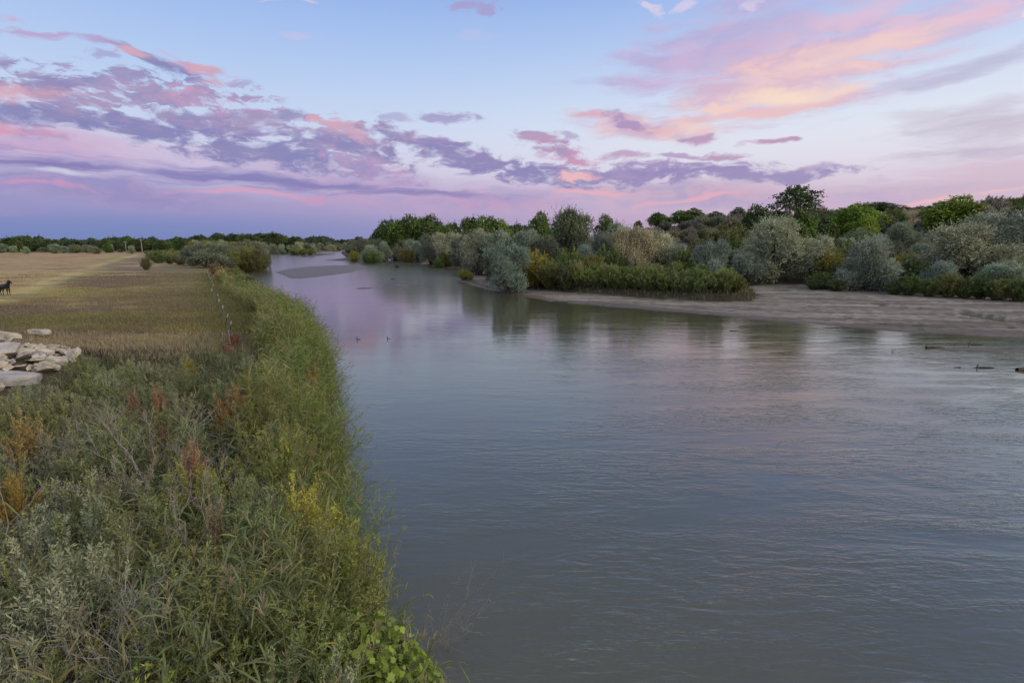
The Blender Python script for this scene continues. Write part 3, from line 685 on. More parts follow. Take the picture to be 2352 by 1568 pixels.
olive(1205, 530, 135, 100, SILV, 'silver olive below the round lone cottonwood')
olive(1145, 530, 138, 96, SILV, 'silver olive in the thicket behind the sandbar tip tree')
olive(1098, 530, 142, 88, SILV_W, 'pale topped olive standing at the river inlet')
olive(1030, 533, 195, 80, SILV_W, 'whitish olive in the dense clump beside the narrow inlet')
olive(990, 540, 205, 62, SILV_D, 'dusky olive at the left end of the inlet clump')
olive(1062, 540, 180, 66, SILV_D, 'dusky olive in the middle of the inlet clump')
olive(1420, 512, 128, 70, SILV, 'silver olive with upright tips left of the sandy one')
willow(1225, 568, 99, 58, WYEL, 'yellow-green bush right of the silver tree at the sandbar tip')
willow(1262, 590, 96, 60, WOLV, 'olive green bush behind the left end of the hedge')
willow(1310, 566, 100, 70, WGRN, 'deep green bush in the thicket above the hedge')
willow(1300, 596, 93, 60, WDRK, 'dark green bush low behind the hedge')
willow(1365, 580, 97, 62, WOLV, 'yellowish bush behind the hedge, left of the sandy olive')
willow(1402, 562, 101, 50, WGRN, 'green bush squeezed beside the sandy olive')
willow(1575, 568, 96, 70, (.095, .14, .035), 'bright green feathery bush left of the spiky silver tree')
willow(1548, 598, 92, 50, WDRK, 'dark bush at the foot of the grey-green olive')
willow(1668, 606, 92, 50, WDRK, 'dark green bush at the foot of the spiky silver tree')
willow(1700, 512, 128, 70, WOLV, 'rusty green bush on the slope left of the tall cottonwood')
willow(1690, 545, 118, 80, WGRN, 'green bush below the rusty green one on the slope')
willow(1615, 535, 128, 70, (.12, .11, .045), 'brownish green bush on the slope above the hedge')
willow(1650, 560, 112, 60, WDRK, 'dark bush between slope and spiky silver tree')
willow(1905, 565, 104, 62, WYEL, 'yellow topped bush right of the biggest silver tree')
willow(1950, 556, 110, 56, WOLV, 'bush with golden tips on the wooded bank')
willow(1935, 600, 96, 70, WDRK, 'dark green bush left of the dome-shaped olive')
willow(1890, 622, 95, 66, WGRN, 'green bush at the edge of the sand, right of the biggest silver tree')
willow(1990, 530, 118, 60, WGRN, 'mid green bush under the bright green tree')
willow(2085, 575, 108, 74, WYEL, 'large yellow-green bush on the slope right of the dome olive')
willow(2125, 590, 104, 60, WOLV, 'yellow flecked bush on the slope under the dark tree row')
willow(2072, 612, 94, 60, WDRK, 'dark bush touching the dome olive on its right')
willow(2160, 560, 116, 50, CBRI, 'small bright green bush on the slope by the orange grass')
for q, (u, vt, Y, w, c) in enumerate([(1872, 640, 93, 44, WDRK), (2058, 648, 84, 46, WDRK), (2095, 628, 83, 60, WGRN), (2140, 634, 81, 56, WGRN), (2185, 622, 80, 60, WOLV), (2222, 632, 79, 60, WGRN), (2262, 625, 78, 60, WDRK), (2300, 638, 76, 64, WOLV), (2345, 632, 75, 70, WGRN), (2385, 640, 74, 60, WDRK), (1925, 640, 90, 50, WDRK)]):
    willow(u, vt, Y, w, c, 'low green shrub fringing the foot of the right bank above the sand', 'shrubs fringing the foot of the right bank')
# the tall trees on the skyline
tree_px('cottonwood_tree', [AIRY], 18.0, 13.6, 1832, 428, 138, 190, CDARK, 'tallest tree, an open crowned dark cottonwood on the skyline', 'tree')
cotton(1742, 478, 150, 70, CDARK, 'dark spreading tree left of the tallest cottonwood')
cotton(1842, 492, 132, 66, CMID, 'lighter green young tree in front of the tallest cottonwood')
cotton(1895, 505, 140, 60, (.07, .085, .035), 'dull green tree right of the tallest cottonwood')
cotton(1935, 482, 165, 52, CGREY, 'small grey-green tree between the tallest cottonwood and the bright green one')
cotton(1965, 476, 150, 112, CBRI, 'bright yellow-green cottonwood in the middle of the right skyline')
cotton(1990, 500, 140, 70, CBRI, 'bright green lower tree joined to the middle bright cottonwood')
cotton(2028, 466, 185, 82, CGREY, 'blue-green tree right of the middle bright cottonwood')
cotton(2195, 458, 142, 112, CBRI, 'bright green cottonwood with a pointed top on the right skyline')
cotton(2158, 470, 150, 70, CMID, 'green tree left of the pointed bright cottonwood')
cotton(2238, 470, 150, 70, CMID, 'green tree right of the pointed bright cottonwood')
cotton(2338, 458, 190, 66, CDARK, 'dark round tree on the skyline at the far right edge')
for q, u in enumerate((2058, 2076, 2092, 2106, 2121, 2134)):
    cotton(u, 472 + (q * 5) % 4, 232 + 3 * q, 26, CDARK, 'dark tree in the short row on the dry grass rise', 'dark row on the dry grass rise', CF)
cotton(1510, 490, 250, 46, CMID, 'round tree standing left of the group on the flat skyline')
cotton(1532, 500, 255, 22, CDARK, 'little tree touching the round skyline tree on its right')
cotton(1562, 486, 250, 52, CMID, 'left tree of the skyline group above the brown slope')
cotton(1595, 481, 245, 50, CMID, 'tallest tree of the skyline group above the brown slope')
cotton(1612, 497, 235, 40, CBRI, 'lighter green tree low in the skyline group')
cotton(1645, 488, 240, 46, CDARK, 'right tree of the skyline group above the brown slope')
cotton(1700, 479, 235, 42, CGREY, 'small lone grey-green tree left of the dark spreading tree')
cotton(1393, 499, 240, 50, CMID, 'twin topped tree on the skyline left of the sandy olive')
cotton(1467, 508, 260, 20, CDARK, 'tiny dark tree on the skyline behind the sandy olive')
cotton(1241, 495, 215, 46, CMID, 'round lone cottonwood above the silver thicket')
cotton(1285, 508, 230, 30, CDARK, 'small dark tree left of the tall pointed tree')
for q, (u, v) in enumerate([(1180, 511), (1196, 508), (1211, 511)]): cotton(u, v, 300, 26, CGREY, 'small far tree in the short row left of the round lone cottonwood', 'short far row by the round cottonwood', CF)
for q, (u, v, w, c) in enumerate([(1078, 503, 50, CDARK), (1104, 504, 46, CMID), (1130, 505, 44, CMID), (1153, 510, 40, CBRI), (1038, 515, 44, CMID), (1016, 522, 30, CMID)]):
    cotton(u, v, 225, w * 1.15, c, 'green cottonwood in the long grove behind the silver thicket', 'grove behind the silver thicket')
for q, (u, v, w, c) in enumerate([(985, 500, 56, CDARK), (962, 503, 50, CMID), (935, 502, 52, CDARK), (908, 508, 50, CMID), (884, 514, 46, CDARK), (868, 530, 30, CDARK), (1003, 512, 34, CDARK)]):
    cotton(u, v, 262, w * 1.2, c, 'dark green cottonwood in the tall grove above the river bend', 'tall grove above the river bend')
r = tree_px('bare_tree', [(BARE_T,)], 8.6, 5.2, 2286, 468, 140, 34, (1, 1, 1), 'leafless tree between the bright and the dark tree on the right skyline', 'tree', None, ('branches',))
# clump by the river bend on the right
for q, (u, v, Y, w, c) in enumerate([(812, 553, 300, 40, SILV_D), (835, 549, 285, 44, SILV_D), (862, 550, 250, 48, SILV_D), (850, 562, 232, 50, SILV), (880, 556, 245, 40, SILV), (905, 552, 262, 40, SILV_W), (925, 548, 258, 40, SILV_W), (946, 550, 250, 40, SILV), (960, 556, 240, 34, SILV_B), (800, 560, 330, 30, SILV_D)]):
    olive(u, v, Y, w, c, 'silver-grey olive in the thicket on the river bend', 'olives of the river bend thicket')
willow(813, 574, 245, 30, WYEL, 'yellow-green willow at the left corner of the river bend thicket')
willow(854, 573, 228, 56, WGRN, 'green reddish-leaved willow in the water at the river bend')
willow(934, 566, 235, 36, WOLV, 'olive green willow on the river bend shore')
willow(1030, 576, 190, 52, (.11, .125, .04), 'low green bush with reddish top on the strip of sand')
willow(1008, 590, 186, 30, WGRN, 'small green bush on the strip of sand')
x, y = at(1066, 643, .1)
plant('willow_shrub', list(zip(FS, WI[0])), (x, y, .05), (.68, .68, .62), 1, WYEL, 'lone yellow-green willow bush at the very tip of the sandbar', 'shrub')
plant('willow_shrub', list(zip(FS, WI[1])), (x + 1.6, y - .6, .05), (.40, .4, .40), 2, WYEL, 'small low side bush beside the lone sandbar tip willow', 'shrub')
x, y = at(912, 615, 0)
plant('willow_shrub', list(zip(FS, HW[1])), (x, y, -.1), (.45, .45, .38), 1, WDRK, 'tiny dark bush standing in mid river', 'shrub')
# hedge on the sandbar
hl = np.array([at(u, v, .35) for u, v in ((1218, 660), (1330, 668), (1480, 678), (1600, 685), (1722, 688))])
seg = np.linalg.norm(np.diff(hl, axis=0), axis=1); cs = np.concatenate([[0], np.cumsum(seg)])
hi_ = 0
for row in range(3):
    for s in np.arange(0, cs[-1], 1.6):
        hx = np.interp(s + rnd.uniform(-.5, .5), cs, hl[:, 0]) ; hy = np.interp(s, cs, hl[:, 1]) + .9 + row * 2.1 + rnd.uniform(-.4, .4)
        if row and s > cs[-1] - 2.5 * row: continue
        f = s / cs[-1]; k = 1.12 - .08 * (row == 0) + rnd.uniform(-.22, .20)
        c = jit([(.18, .225, .075), (.15, .20, .07), (.19, .22, .10), (.14, .18, .06)][rnd.randrange(4)], .1)
        if f > .93: c = (.14, .155, .04)
        plant('hedge_willow', list(zip(FS, HW[hi_ % 3])), (hx, hy, hz(hx, hy) - .1), (k, k, k * rnd.uniform(.92, 1.1)), rnd.uniform(0, 6), c,
              'low green willow of the dense hedge growing along the sandbar', 'shrub', 'willows of the hedge along the sandbar'); hi_ += 1
# filler growth on the right bank: dark shrubs low down, dull brush up the slope
def ok_right(x, y):
    return -sdist(np.array([[x, y]]), veg_poly)[0]
ct = 0
while ct < 150:
    u = rnd.uniform(1130, 2500); Y = rnd.uniform(82, 150)
    x = (u - 1176) / 1176 * Y * 1.02
    if ok_right(x, Y) < 2.2 or (u < 1760 and Y < 108): continue
    h_ = rnd.uniform(3.0, 5.2) * (1 if Y < 118 else .8); c = jit([WDRK, WGRN, SILV_D, WOLV, WDRK, MAUV][rnd.randrange(6)], .12); k = h_ / 4.35
    plant('willow_shrub', list(zip(FS, WI[ct % 3])), (x, Y, hz(x, Y) - .2), (k * 1.15, k * 1.15, k), rnd.uniform(0, 6), c, 'dull green shrub filling the thicket of the right bank', 'shrub', 'shrubs filling the right bank thicket'); ct += 1
ct = 0
while ct < 210:
    u = rnd.uniform(1180, 2480); Y = rnd.uniform(118, 235)
    x = (u - 1176) / 1176 * Y * 1.02
    if ok_right(x, Y) < 12: continue
    if Y > 150 and 2040 < u < 2170 and rnd.random() < .8: continue
    c = jit([MAUV, MAUV, SILV_D, (.13, .125, .08), WOLV, SILV][rnd.randrange(6)], .15); k = rnd.uniform(1.3, 2.6)
    plant('brush', list(zip(FS, SG[ct % 2])), (x, Y, hz(x, Y) - .1), k, rnd.uniform(0, 6), c, 'dusty grey-brown brush on the slope above the river', 'shrub', 'brush on the slope'); ct += 1

for q in range(34):
    u = 1240 + q * 33 + rnd.uniform(-14, 14); Y = rnd.uniform(112, 150); x = (u - 1176) / 1176 * Y * 1.02
    if ok_right(x, Y) < 4: continue
    silv = rnd.random() < .45; h_ = rnd.uniform(5, 7.5)
    if 2040 < u < 2160: h_ *= .6
    if silv: plant('olive_tree', list(zip(('crown', 'trunk'), OL[q % 4])), (x, Y, hz(x, Y) - .3), (h_ / 8, h_ / 8, h_ / 9), rnd.uniform(0, 6), jit([SILV, SILV_D, SILV_W][q % 3], .12), 'grey-green olive in the deep of the right bank thicket', 'tree', 'olives deep in the right bank thicket')
    else: plant('willow_shrub', list(zip(FS, WI[q % 3])), (x, Y, hz(x, Y) - .2), (h_ / 4, h_ / 4, h_ / 4.6), rnd.uniform(0, 6), jit([WGRN, WOLV, WYEL, WDRK][q % 4], .12), 'tall green shrub in the deep of the right bank thicket', 'shrub', 'tall shrubs deep in the right bank thicket')
for q in range(46):
    u = rnd.uniform(1440, 1790) if q < 26 else rnd.uniform(1180, 2340); Y = rnd.uniform(145, 225); x = (u - 1176) / 1176 * Y * 1.02
    if 2050 < u < 2170: continue
    h_ = rnd.uniform(2.6, 4.6); plant('willow_shrub', list(zip(FS, WI[q % 3])), (x, Y, hz(x, Y) - .2), (h_ / 3.6, h_ / 3.6, h_ / 4.6), rnd.uniform(0, 6), jit([MAUV, WOLV, SILV_D, WDRK, WGRN][q % 5], .12), 'rounded brownish green shrub high on the slope', 'shrub', 'shrubs high on the slope')
# --- left side, far
for q, (u, v, Y, w, c, lb) in enumerate([
    (478, 559, 150, 96, SILV_D, 'large grey-green olive bush at the corner of the field and river'), (440, 566, 165, 60, SILV_D, 'grey olive behind the large one at the field corner'),
    (600, 569, 168, 44, SILV_D, 'dark olive overhanging the river at the right end of the left clump'), (520, 563, 175, 50, SILV_D, 'olive half hidden in the middle of the left clump')]):
    olive(u, v, Y, w, c, lb)
for u, v, Y, w, c, lb in [(560, 562, 160, 72, WOLV, 'large golden-green willow leaning over the river, left clump'), (585, 568, 158, 50, (.10, .11, .04), 'dull green willow beside the golden-green one'), (530, 574, 155, 40, WOLV, 'olive green willow right of the large grey bush'),
                          (362, 572, 185, 50, WGRN, 'round green bush standing alone at the far end of the field'), (412, 577, 172, 40, WOLV, 'yellow-green bush left of the large grey one'), (388, 584, 178, 26, WDRK, 'small dark bush beside the lone round one')]:
    willow(u, v, Y, w, c, lb)
willow(333, 590, 138, 20, (.10, .11, .05), 'small thin sapling in the open field')
willow(492, 603, 118, 34, (.19, .15, .09), 'brown dry bush beside the far end of the fence')
willow(512, 610, 108, 40, (.17, .145, .075), 'brown dry shrub at the top of the river bank')
willow(505, 618, 98, 28, STRW, 'straw coloured dry tuft above the reeds')
willow(540, 612, 104, 36, WOLV, 'dull olive shrub on the bank behind the grey thorny one')
olive(562, 632, 88, 50, (.14, .15, .12), 'small thorny grey shrub hanging over the water at the bank')
fill = [(u, 566 + rnd.uniform(-3, 6), rnd.uniform(200, 300), 30) for u in range(345, 470, 9)]
for u, v, Y, w in fill: willow(u, v + 6, Y, w, jit([WOLV, WDRK, SILV_D][rnd.randrange(3)]), 'far low green shrub behind the end of the field', 'far shrubs behind the end of the field')
def far_row(n, u0, u1, vf, Yf, w0, w1, cols, label, group, fn):
    for q in range(n):
        f = (q + rnd.uniform(.2, .8)) / n; u = u0 + (u1 - u0) * f
        fn(u, vf(f) + rnd.choice((-5, -2, 0, 2, 4, 6)) * .8 + rnd.uniform(-2, 2), Yf(f) * rnd.uniform(.90, 1.10), rnd.uniform(w0 * .7, w1 * 1.2), jit(cols[rnd.randrange(len(cols))], .12), label, group)
CFAR = lambda u, v, Y, w, c, lb, g: cotton(u, v, Y, w, (c[0] * .62, c[1] * .62, c[2] * .95), lb, g, CF)  # bluish distance haze put into the far leaf colour
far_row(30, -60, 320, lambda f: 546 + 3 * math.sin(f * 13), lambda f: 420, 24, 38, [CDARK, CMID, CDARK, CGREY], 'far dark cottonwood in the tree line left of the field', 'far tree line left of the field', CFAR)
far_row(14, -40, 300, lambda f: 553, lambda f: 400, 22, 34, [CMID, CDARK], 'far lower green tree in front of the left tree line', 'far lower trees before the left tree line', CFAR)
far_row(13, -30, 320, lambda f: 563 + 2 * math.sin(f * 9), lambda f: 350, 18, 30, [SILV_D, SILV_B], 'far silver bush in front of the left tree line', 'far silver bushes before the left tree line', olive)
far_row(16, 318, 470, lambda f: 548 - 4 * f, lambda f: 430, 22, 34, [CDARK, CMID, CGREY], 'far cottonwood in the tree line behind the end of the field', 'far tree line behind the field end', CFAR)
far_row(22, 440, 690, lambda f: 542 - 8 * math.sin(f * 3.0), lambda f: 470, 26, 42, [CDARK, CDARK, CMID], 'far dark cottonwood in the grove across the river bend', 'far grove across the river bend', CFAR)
far_row(26, 560, 722, lambda f: 556 + 3 * f, lambda f: 430, 16, 26, [SILV, SILV_D, SILV_B], 'far silver olive in the band along the far shore', 'far silver band along the far shore', olive)
far_row(14, 430, 600, lambda f: 555, lambda f: 300, 24, 38, [SILV_D, WOLV, SILV], 'mid distance olive behind the left clump', 'mid distance olives behind the left clump', olive)
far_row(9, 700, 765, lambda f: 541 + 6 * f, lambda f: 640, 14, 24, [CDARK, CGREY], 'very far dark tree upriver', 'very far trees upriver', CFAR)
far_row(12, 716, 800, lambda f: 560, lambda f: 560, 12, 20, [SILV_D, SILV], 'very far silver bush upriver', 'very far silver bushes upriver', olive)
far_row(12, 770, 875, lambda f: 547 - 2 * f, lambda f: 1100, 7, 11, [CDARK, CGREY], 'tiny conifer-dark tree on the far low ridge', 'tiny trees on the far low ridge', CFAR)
for u, v, Y, w, c in [(694, 569, 360, 28, WOLV), (712, 571, 350, 20, WGRN), (676, 569, 370, 26, WGRN)]: willow(u, v, Y, w, c, 'far low green willow at the tip of the far shore', 'far willows at the tip of the far shore')

# ------------------------------------------------------------------ reeds, grass and undergrowth (too many to count)
nsel = (len(azs), azs, rs)
def ground_col(x, y):
    """colour of the ground sheet next to a point"""
    a = np.searchsorted(azs, np.arctan2(x, y)).clip(0, na - 1); r_ = np.searchsorted(rs, np.hypot(x, y)).clip(0, nr - 1)
    return col[r_ * na + a]
def colmat(name, trans=.2):
    m, n, l = mat(name)
    c = n.new('ShaderNodeAttribute'); c.attribute_name = 'Col'
    d = n.new('ShaderNodeBsdfPrincipled'); l.new(c.outputs['Color'], d.inputs['Base Color']); d.inputs['Roughness'].default_value = .55; d.inputs['Specular IOR Level'].default_value = .25
    t = n.new('ShaderNodeBsdfTranslucent'); l.new(c.outputs['Color'], t.inputs[0])
    ms = n.new('ShaderNodeMixShader'); ms.inputs[0].default_value = trans; l.new(d.outputs[0], ms.inputs[1]); l.new(t.outputs[0], ms.inputs[2])
    o = n.new('ShaderNodeOutputMaterial'); l.new(ms.outputs[0], o.inputs[0]); return m
M_COL = colmat('grass_blades')
def put_col(me, c):
    a = me.attributes.new('Col', 'FLOAT_COLOR', 'POINT'); a.data.foreach_set('color', np.concatenate([np.clip(c, 0, 1), np.ones((len(c), 1))], 1).astype(np.float32).ravel())
def strips(pts, side, wid):
    """pts (n,k,3), side (n,3), wid (k,) or (n,k) -> ribbon quads"""
    n_, k, _ = pts.shape; w = np.broadcast_to(wid, (n_, k))[..., None] * side[:, None] * .5
    V = np.stack([pts - w, pts + w], 2).reshape(-1, 3)
    b = (np.arange(n_) * k * 2)[:, None]; q = (np.arange(k - 1) * 2)[None]
    return V, np.stack([b + q, b + q + 1, b + q + 3, b + q + 2], -1).reshape(-1, 4)
def reed_mass(x, y, h, lean, cols, seed, nlf=11, ll=.42, lw=.028):
    rg = np.random.default_rng(seed); n_ = len(x); z = land(x, y) - .1
    base = np.stack([x, y, z], 1); top = base + np.concatenate([lean, h[:, None]], 1)
    s = np.linspace(0, 1, 5)[None, :, None]
    st = base[:, None] + np.concatenate([(top - base)[:, None, :2] * s ** 1.8, (top - base)[:, None, 2:] * (s - .12 * s ** 3 * np.linalg.norm(lean, axis=1)[:, None, None])], 2)
    a = rg.uniform(0, 6.28, n_); sv = np.stack([np.cos(a), np.sin(a), 0 * a], 1)
    V1, F1 = strips(st, sv, np.array([.016, .015, .013, .010, .005]) * 1.15)
    t = .16 + .84 * (np.arange(nlf) + rg.random((n_, nlf))) / nlf
    fi = t * 4; i0 = np.minimum(fi.astype(int), 3); fr = (fi - i0)[..., None]; ar = np.arange(n_)[:, None]
    lb = st[ar, i0] * (1 - fr) + st[ar, i0 + 1] * fr
    az_ = a[:, None] + np.arange(nlf)[None] * math.pi + rg.normal(0, .6, (n_, nlf))
    out = np.stack([np.cos(az_), np.sin(az_), 0 * az_], -1); out = nrm(out + np.concatenate([lean, 0 * h[:, None]], 1)[:, None] * .8)
    L_ = ll * rg.uniform(.6, 1.25, (n_, nlf)) * (1 - .35 * np.abs(t - .6)); rise = rg.uniform(.35, 1.15, (n_, nlf)); dr = rg.uniform(.15, .75, (n_, nlf))
    q = np.linspace(0, 1, 4)
    lp = lb[:, :, None] + out[:, :, None] * (q[None, None] * L_[..., None] * .85)[..., None]
    lp[..., 2] += L_[..., None] * (q * rise[..., None] - dr[..., None] * q ** 2)
    sd2 = nrm(np.cross(out, [0, 0, 1.]) + rg.normal(size=out.shape) * .45)
    V2, F2 = strips(lp.reshape(-1, 4, 3), sd2.reshape(-1, 3), np.array([.55, 1, .75, .04]) * lw)
    c1 = np.repeat(cols * np.array([[.9, .95, .8]]), 10, 0); lc = cols[:, None] * rg.uniform(.72, 1.3, (n_, nlf, 1)) * (1 + np.array([.10, 0, -.1]) * rg.normal(size=(n_, nlf, 1)))
    dead = (t < .35) & (rg.random((n_, nlf)) < .5); lc = np.where(dead[..., None], np.array([.24, .19, .10]), lc)
    c2 = np.repeat(lc.reshape(-1, 3), 8, 0)
    # feathery seed heads on some stems
    pl = np.where(rg.random(n_) < .16)[0]; Vs, Fs, Cs = [V1, V2], [F1, F2 + len(V1)], [c1, c2]
    if len(pl):
        m_ = 14; tp = st[pl, 4]; dirn = nrm(st[pl, 4] - st[pl, 3])
        dd = nrm(dirn[:, None] * 1.0 + rg.normal(size=(len(pl), m_, 3)) * .35 + np.array([0, 0, .1])); b3 = tp[:, None] - dirn[:, None] * .16 * rg.random((len(pl), m_, 1))
        e3 = b3 + dd * rg.uniform(.10, .24, (len(pl), m_, 1)); e3[..., 2] -= .03
        V3, F3 = strips(np.stack([b3, (b3 + e3) / 2 + [0, 0, .01], e3], 2).reshape(-1, 3, 3), nrm(rg.normal(size=(len(pl) * m_, 3))), np.array([.006, .014, .002]))
        Vs.append(V3); Fs.append(F3 + len(V1) + len(V2)); Cs.append(np.tile([.30, .25, .16], (len(V3), 1)))
    return np.concatenate(Vs), np.concatenate(Fs), np.concatenate(Cs)
M_BLADE = colmat('reed_blades', .3)
# river edge polyline of the left bank, for placing reeds by distance from the water
le = left_edge
def edge_pts(n, y0, y1, d0, d1, rg, power=1.0):
    seg_ = np.linalg.norm(np.diff(le, axis=0), axis=1); c_ = np.concatenate([[0], np.cumsum(seg_)])
    s = rg.uniform(0, c_[-1], n * 6); X_ = np.interp(s, c_, le[:, 0]); Y_ = np.interp(s, c_, le[:, 1])
    X2 = np.interp(s + .8, c_, le[:, 0]) - np.interp(s - .8, c_, le[:, 0]); Y2 = np.interp(s + .8, c_, le[:, 1]) - np.interp(s - .8, c_, le[:, 1])
    l_ = np.hypot(X2, Y2) + 1e-6; nx, ny = -Y2 / l_, X2 / l_
    d = d0 + (d1 - d0) * rg.random(len(s)) ** power
    x_, y_ = X_ + nx * d, Y_ + ny * d; ok = (y_ > y0) & (y_ < y1); return x_[ok][:n], y_[ok][:n], nx[ok][:n], ny[ok][:n], d[ok][:n]
rg = np.random.default_rng(99)
parts_ = []
G1, G2, G3, G4 = np.array([.145, .195, .045]), np.array([.22, .235, .058]), np.array([.26, .225, .10]), np.array([.125, .155, .068])
for (n_, y0, y1, d0, d1, hm, nl, ll, lw, pw) in ((1000, 4, 20, -.1, 2.2, 1.9, 11, .42, .024, .9), (1600, 18, 36, -.2, 3.3, 2.0, 10, .46, .032, .9), (2300, 33, 58, -.3, 4.4, 1.9, 8, .5, .045, .8), (1500, 55, 100, -.3, 5.0, 1.6, 6, .6, .07, .8)):
    x, y, nx, ny, d = edge_pts(n_, y0, y1, d0, d1, rg, pw)
    clump = fbm(x * .5, y * .5, 201, 3)
    h = hm * rg.uniform(.65, 1.25, len(x)) * (1 + .75 * clump)
    lean = -np.stack([nx, ny], 1) * (np.clip(1.5 - d, .1, 1.5) * rg.uniform(.3, 1.0, len(x)) * .8)[:, None] + rg.normal(0, .32, (len(x), 2))
    f = np.clip(fbm(x * .25, y * .25, 205, 3) + rg.normal(0, .25, len(x)), -1, 1)[:, None]
    c = G1 * (1 - np.clip(f, 0, 1)) + G2 * np.clip(f, 0, 1); dry = (rg.random(len(x)) < .10 + .30 * (d > d1 * .6))[:, None]; c = np.where(dry, G3, c)
    parts_.append(reed_mass(x, y, h, lean, c, 300 + n_, nl, ll, lw))
def join_parts(ps):
    Vs, Fs, Cs, o = [], [], [], 0
    for v, f, c in ps: Vs.append(v); Fs.append(f + o); Cs.append(c); o += len(v)
    return np.concatenate(Vs), np.concatenate(Fs), np.concatenate(Cs)
V, F, c = join_parts(parts_)
me = mesh_np('reeds', V, F, M_BLADE); put_col(me, c); tag(obj('reeds', me), 'tall green reeds crowding the edge of the left bank over the water', 'reeds', kind='stuff')
# reeds scattered through the thicket
def thicket_pts(n, rg, y0=2.8, y1=31.5, dens=lambda x, y: 1.0):
    xs_, ys_ = [], []
    while len(xs_) < n:
        y = rg.uniform(y0 ** .5, y1 ** .5, 4000) ** 2; x = -rg.random(4000) * (y * 1.08 + 5)
        w = sdist(np.stack([x, y], 1), water_poly)
        ok = (w > 1.2) & (((x + 28.2) / 6.0) ** 2 + ((y - 24) / 7.4) ** 2 > 1) & ~((x < -20) & (y > 29)) & (rg.random(4000) < dens(x, y))
        xs_ += list(x[ok]); ys_ += list(y[ok])
    return np.array(xs_[:n]), np.array(ys_[:n])
x, y = thicket_pts(1500, rg, dens=lambda x, y: np.clip(fbm(x * .45, y * .45, 211, 3) * 3.0 + .25, 0.02, 1))
h = 1.9 * rg.uniform(.6, 1.25, len(x)) * np.clip(1.15 - y / 60, .6, 1)
c = np.where((rg.random(len(x)) < .3)[:, None], G3 * .9, G4)
V, F, c = reed_mass(x, y, h, rg.normal(0, .35, (len(x), 2)), c, 401, 11, .48, .03)
me = mesh_np('reeds', V, F, M_BLADE); put_col(me, c); tag(obj('reeds', me), 'loose reeds standing among the shrubs of the left thicket', 'reeds', kind='stuff')
# hand placed bigger reeds near the bottom of the picture
x = []; 
for u, v, n_, sp in [(560, 1350, 34, .5), (500, 1450, 26, .5), (640, 1300, 22, .5), (600, 1250, 16, .4), (420, 1180, 14, .4), (700, 1500, 18, .5), (330, 1480, 10, .5), (860, 1090, 16, .5), (760, 920, 26, .7)]:
    a, b = at(u, v, 3.4)
    for q in range(n_): x.append((a + rnd.gauss(0, sp), b + rnd.gauss(0, sp) - .1))
x = np.array(x); x = x[sdist(x, water_poly) > .1]
V, F, c = reed_mass(x[:, 0], x[:, 1], rg.uniform(2.0, 3.0, len(x)), rg.normal(0, .4, (len(x), 2)), np.tile([.135, .155, .065], (len(x), 1)), 402, 12, .50, .028)
me = mesh_np('reeds', V, F, M_BLADE); put_col(me, c); tag(obj('reeds', me), 'broad bladed tall reeds close below the bridge', 'reeds', kind='stuff')

def grass(name, x, y, h, wid, c, seed, label, z=None):
    rg_ = np.random.default_rng(seed); n_ = len(x); z = land(x, y) - .02 if z is None else z
    b = np.stack([x, y, z], 1); ln = rg_.normal(0, .28, (n_, 2)) * h[:, None]
    p = np.stack([b, b + np.concatenate([ln * .3, h[:, None] * .6], 1), b + np.concatenate([ln, h[:, None]], 1)], 1)
    a = rg_.uniform(0, 6.28, n_); V, F = strips(p, np.stack([np.cos(a), np.sin(a), 0 * a], 1), wid[:, None] * np.array([[.7, 1, .15]]))
    me = mesh_np(name, V, F, M_COL); put_col(me, np.repeat(c, 6, 0)); return tag(obj(name, me), label, 'grass', kind='stuff')
# field grass
n_ = 190000
y = 30 + 95 * rg.random(n_) ** 1.7; x = -rg.random(n_) * (y * 1.03 + 2)
w_ = sdist(np.stack([x, y], 1), water_poly); ok = (w_ > .5) & (((x + 27.5) / 5.2) ** 2 + ((y - 26) / 5.2) ** 2 > 1); x, y, w_ = x[ok], y[ok], w_[ok]
c = ground_col(x, y) * rg.uniform(.75, 1.35, (len(x), 1)) * 1.05
h = rg.uniform(.14, .42, len(x)) * (1 + .5 * fbm(x * .3, y * .3, 221)) * np.interp(y, [30, 40, 60, 125], [1.5, 1.05, .75, .6]); td2 = pdist(np.stack([x, y], 1), tr); h *= .35 + .65 * sms(td2, 2, 7)
pale_ = (y < 41)[:, None] & (rg.random((len(x), 1)) < .45); c = np.where(pale_, np.array([.30, .25, .17]), c)
grass('dry_grass', x, y, h, .012 + y * .00055, c, 5, 'dry mixed grass of the field on the left bank')
# undergrowth on the thicket floor
x, y = thicket_pts(90000, rg)
gpat = fbm(x * .6, y * .6, 231, 4)[:, None]
c = np.array([.085, .100, .045]) * (1 + .5 * gpat) * rg.uniform(.6, 1.5, (len(x), 1)); c = np.where(rg.random((len(x), 1)) < .22, np.array([.20, .165, .11]), c)
grass('undergrowth', x, y, rg.uniform(.25, 1.0, len(x)) * (1.0 + .4 * gpat[:, 0]), .010 + y * .0007, c, 6, 'tangled low growth between the shrubs of the left thicket')
# bank face growth
x, y, nx, ny, d = edge_pts(26000, 3, 110, -.9, 1.6, rg); zz = land(x, y); ok = zz > -.05; x, y, zz = x[ok], y[ok], zz[ok]
c = np.array([.085, .120, .040]) * rg.uniform(.6, 1.5, (len(x), 1)); c = np.where(rg.random((len(x), 1)) < .2, np.array([.2, .17, .1]), c)
grass('bank_grass', x, y, rg.uniform(.4, 1.1, len(x)), .012 + y * .0008, c, 7, 'rank grass hanging down the left bank to the water')
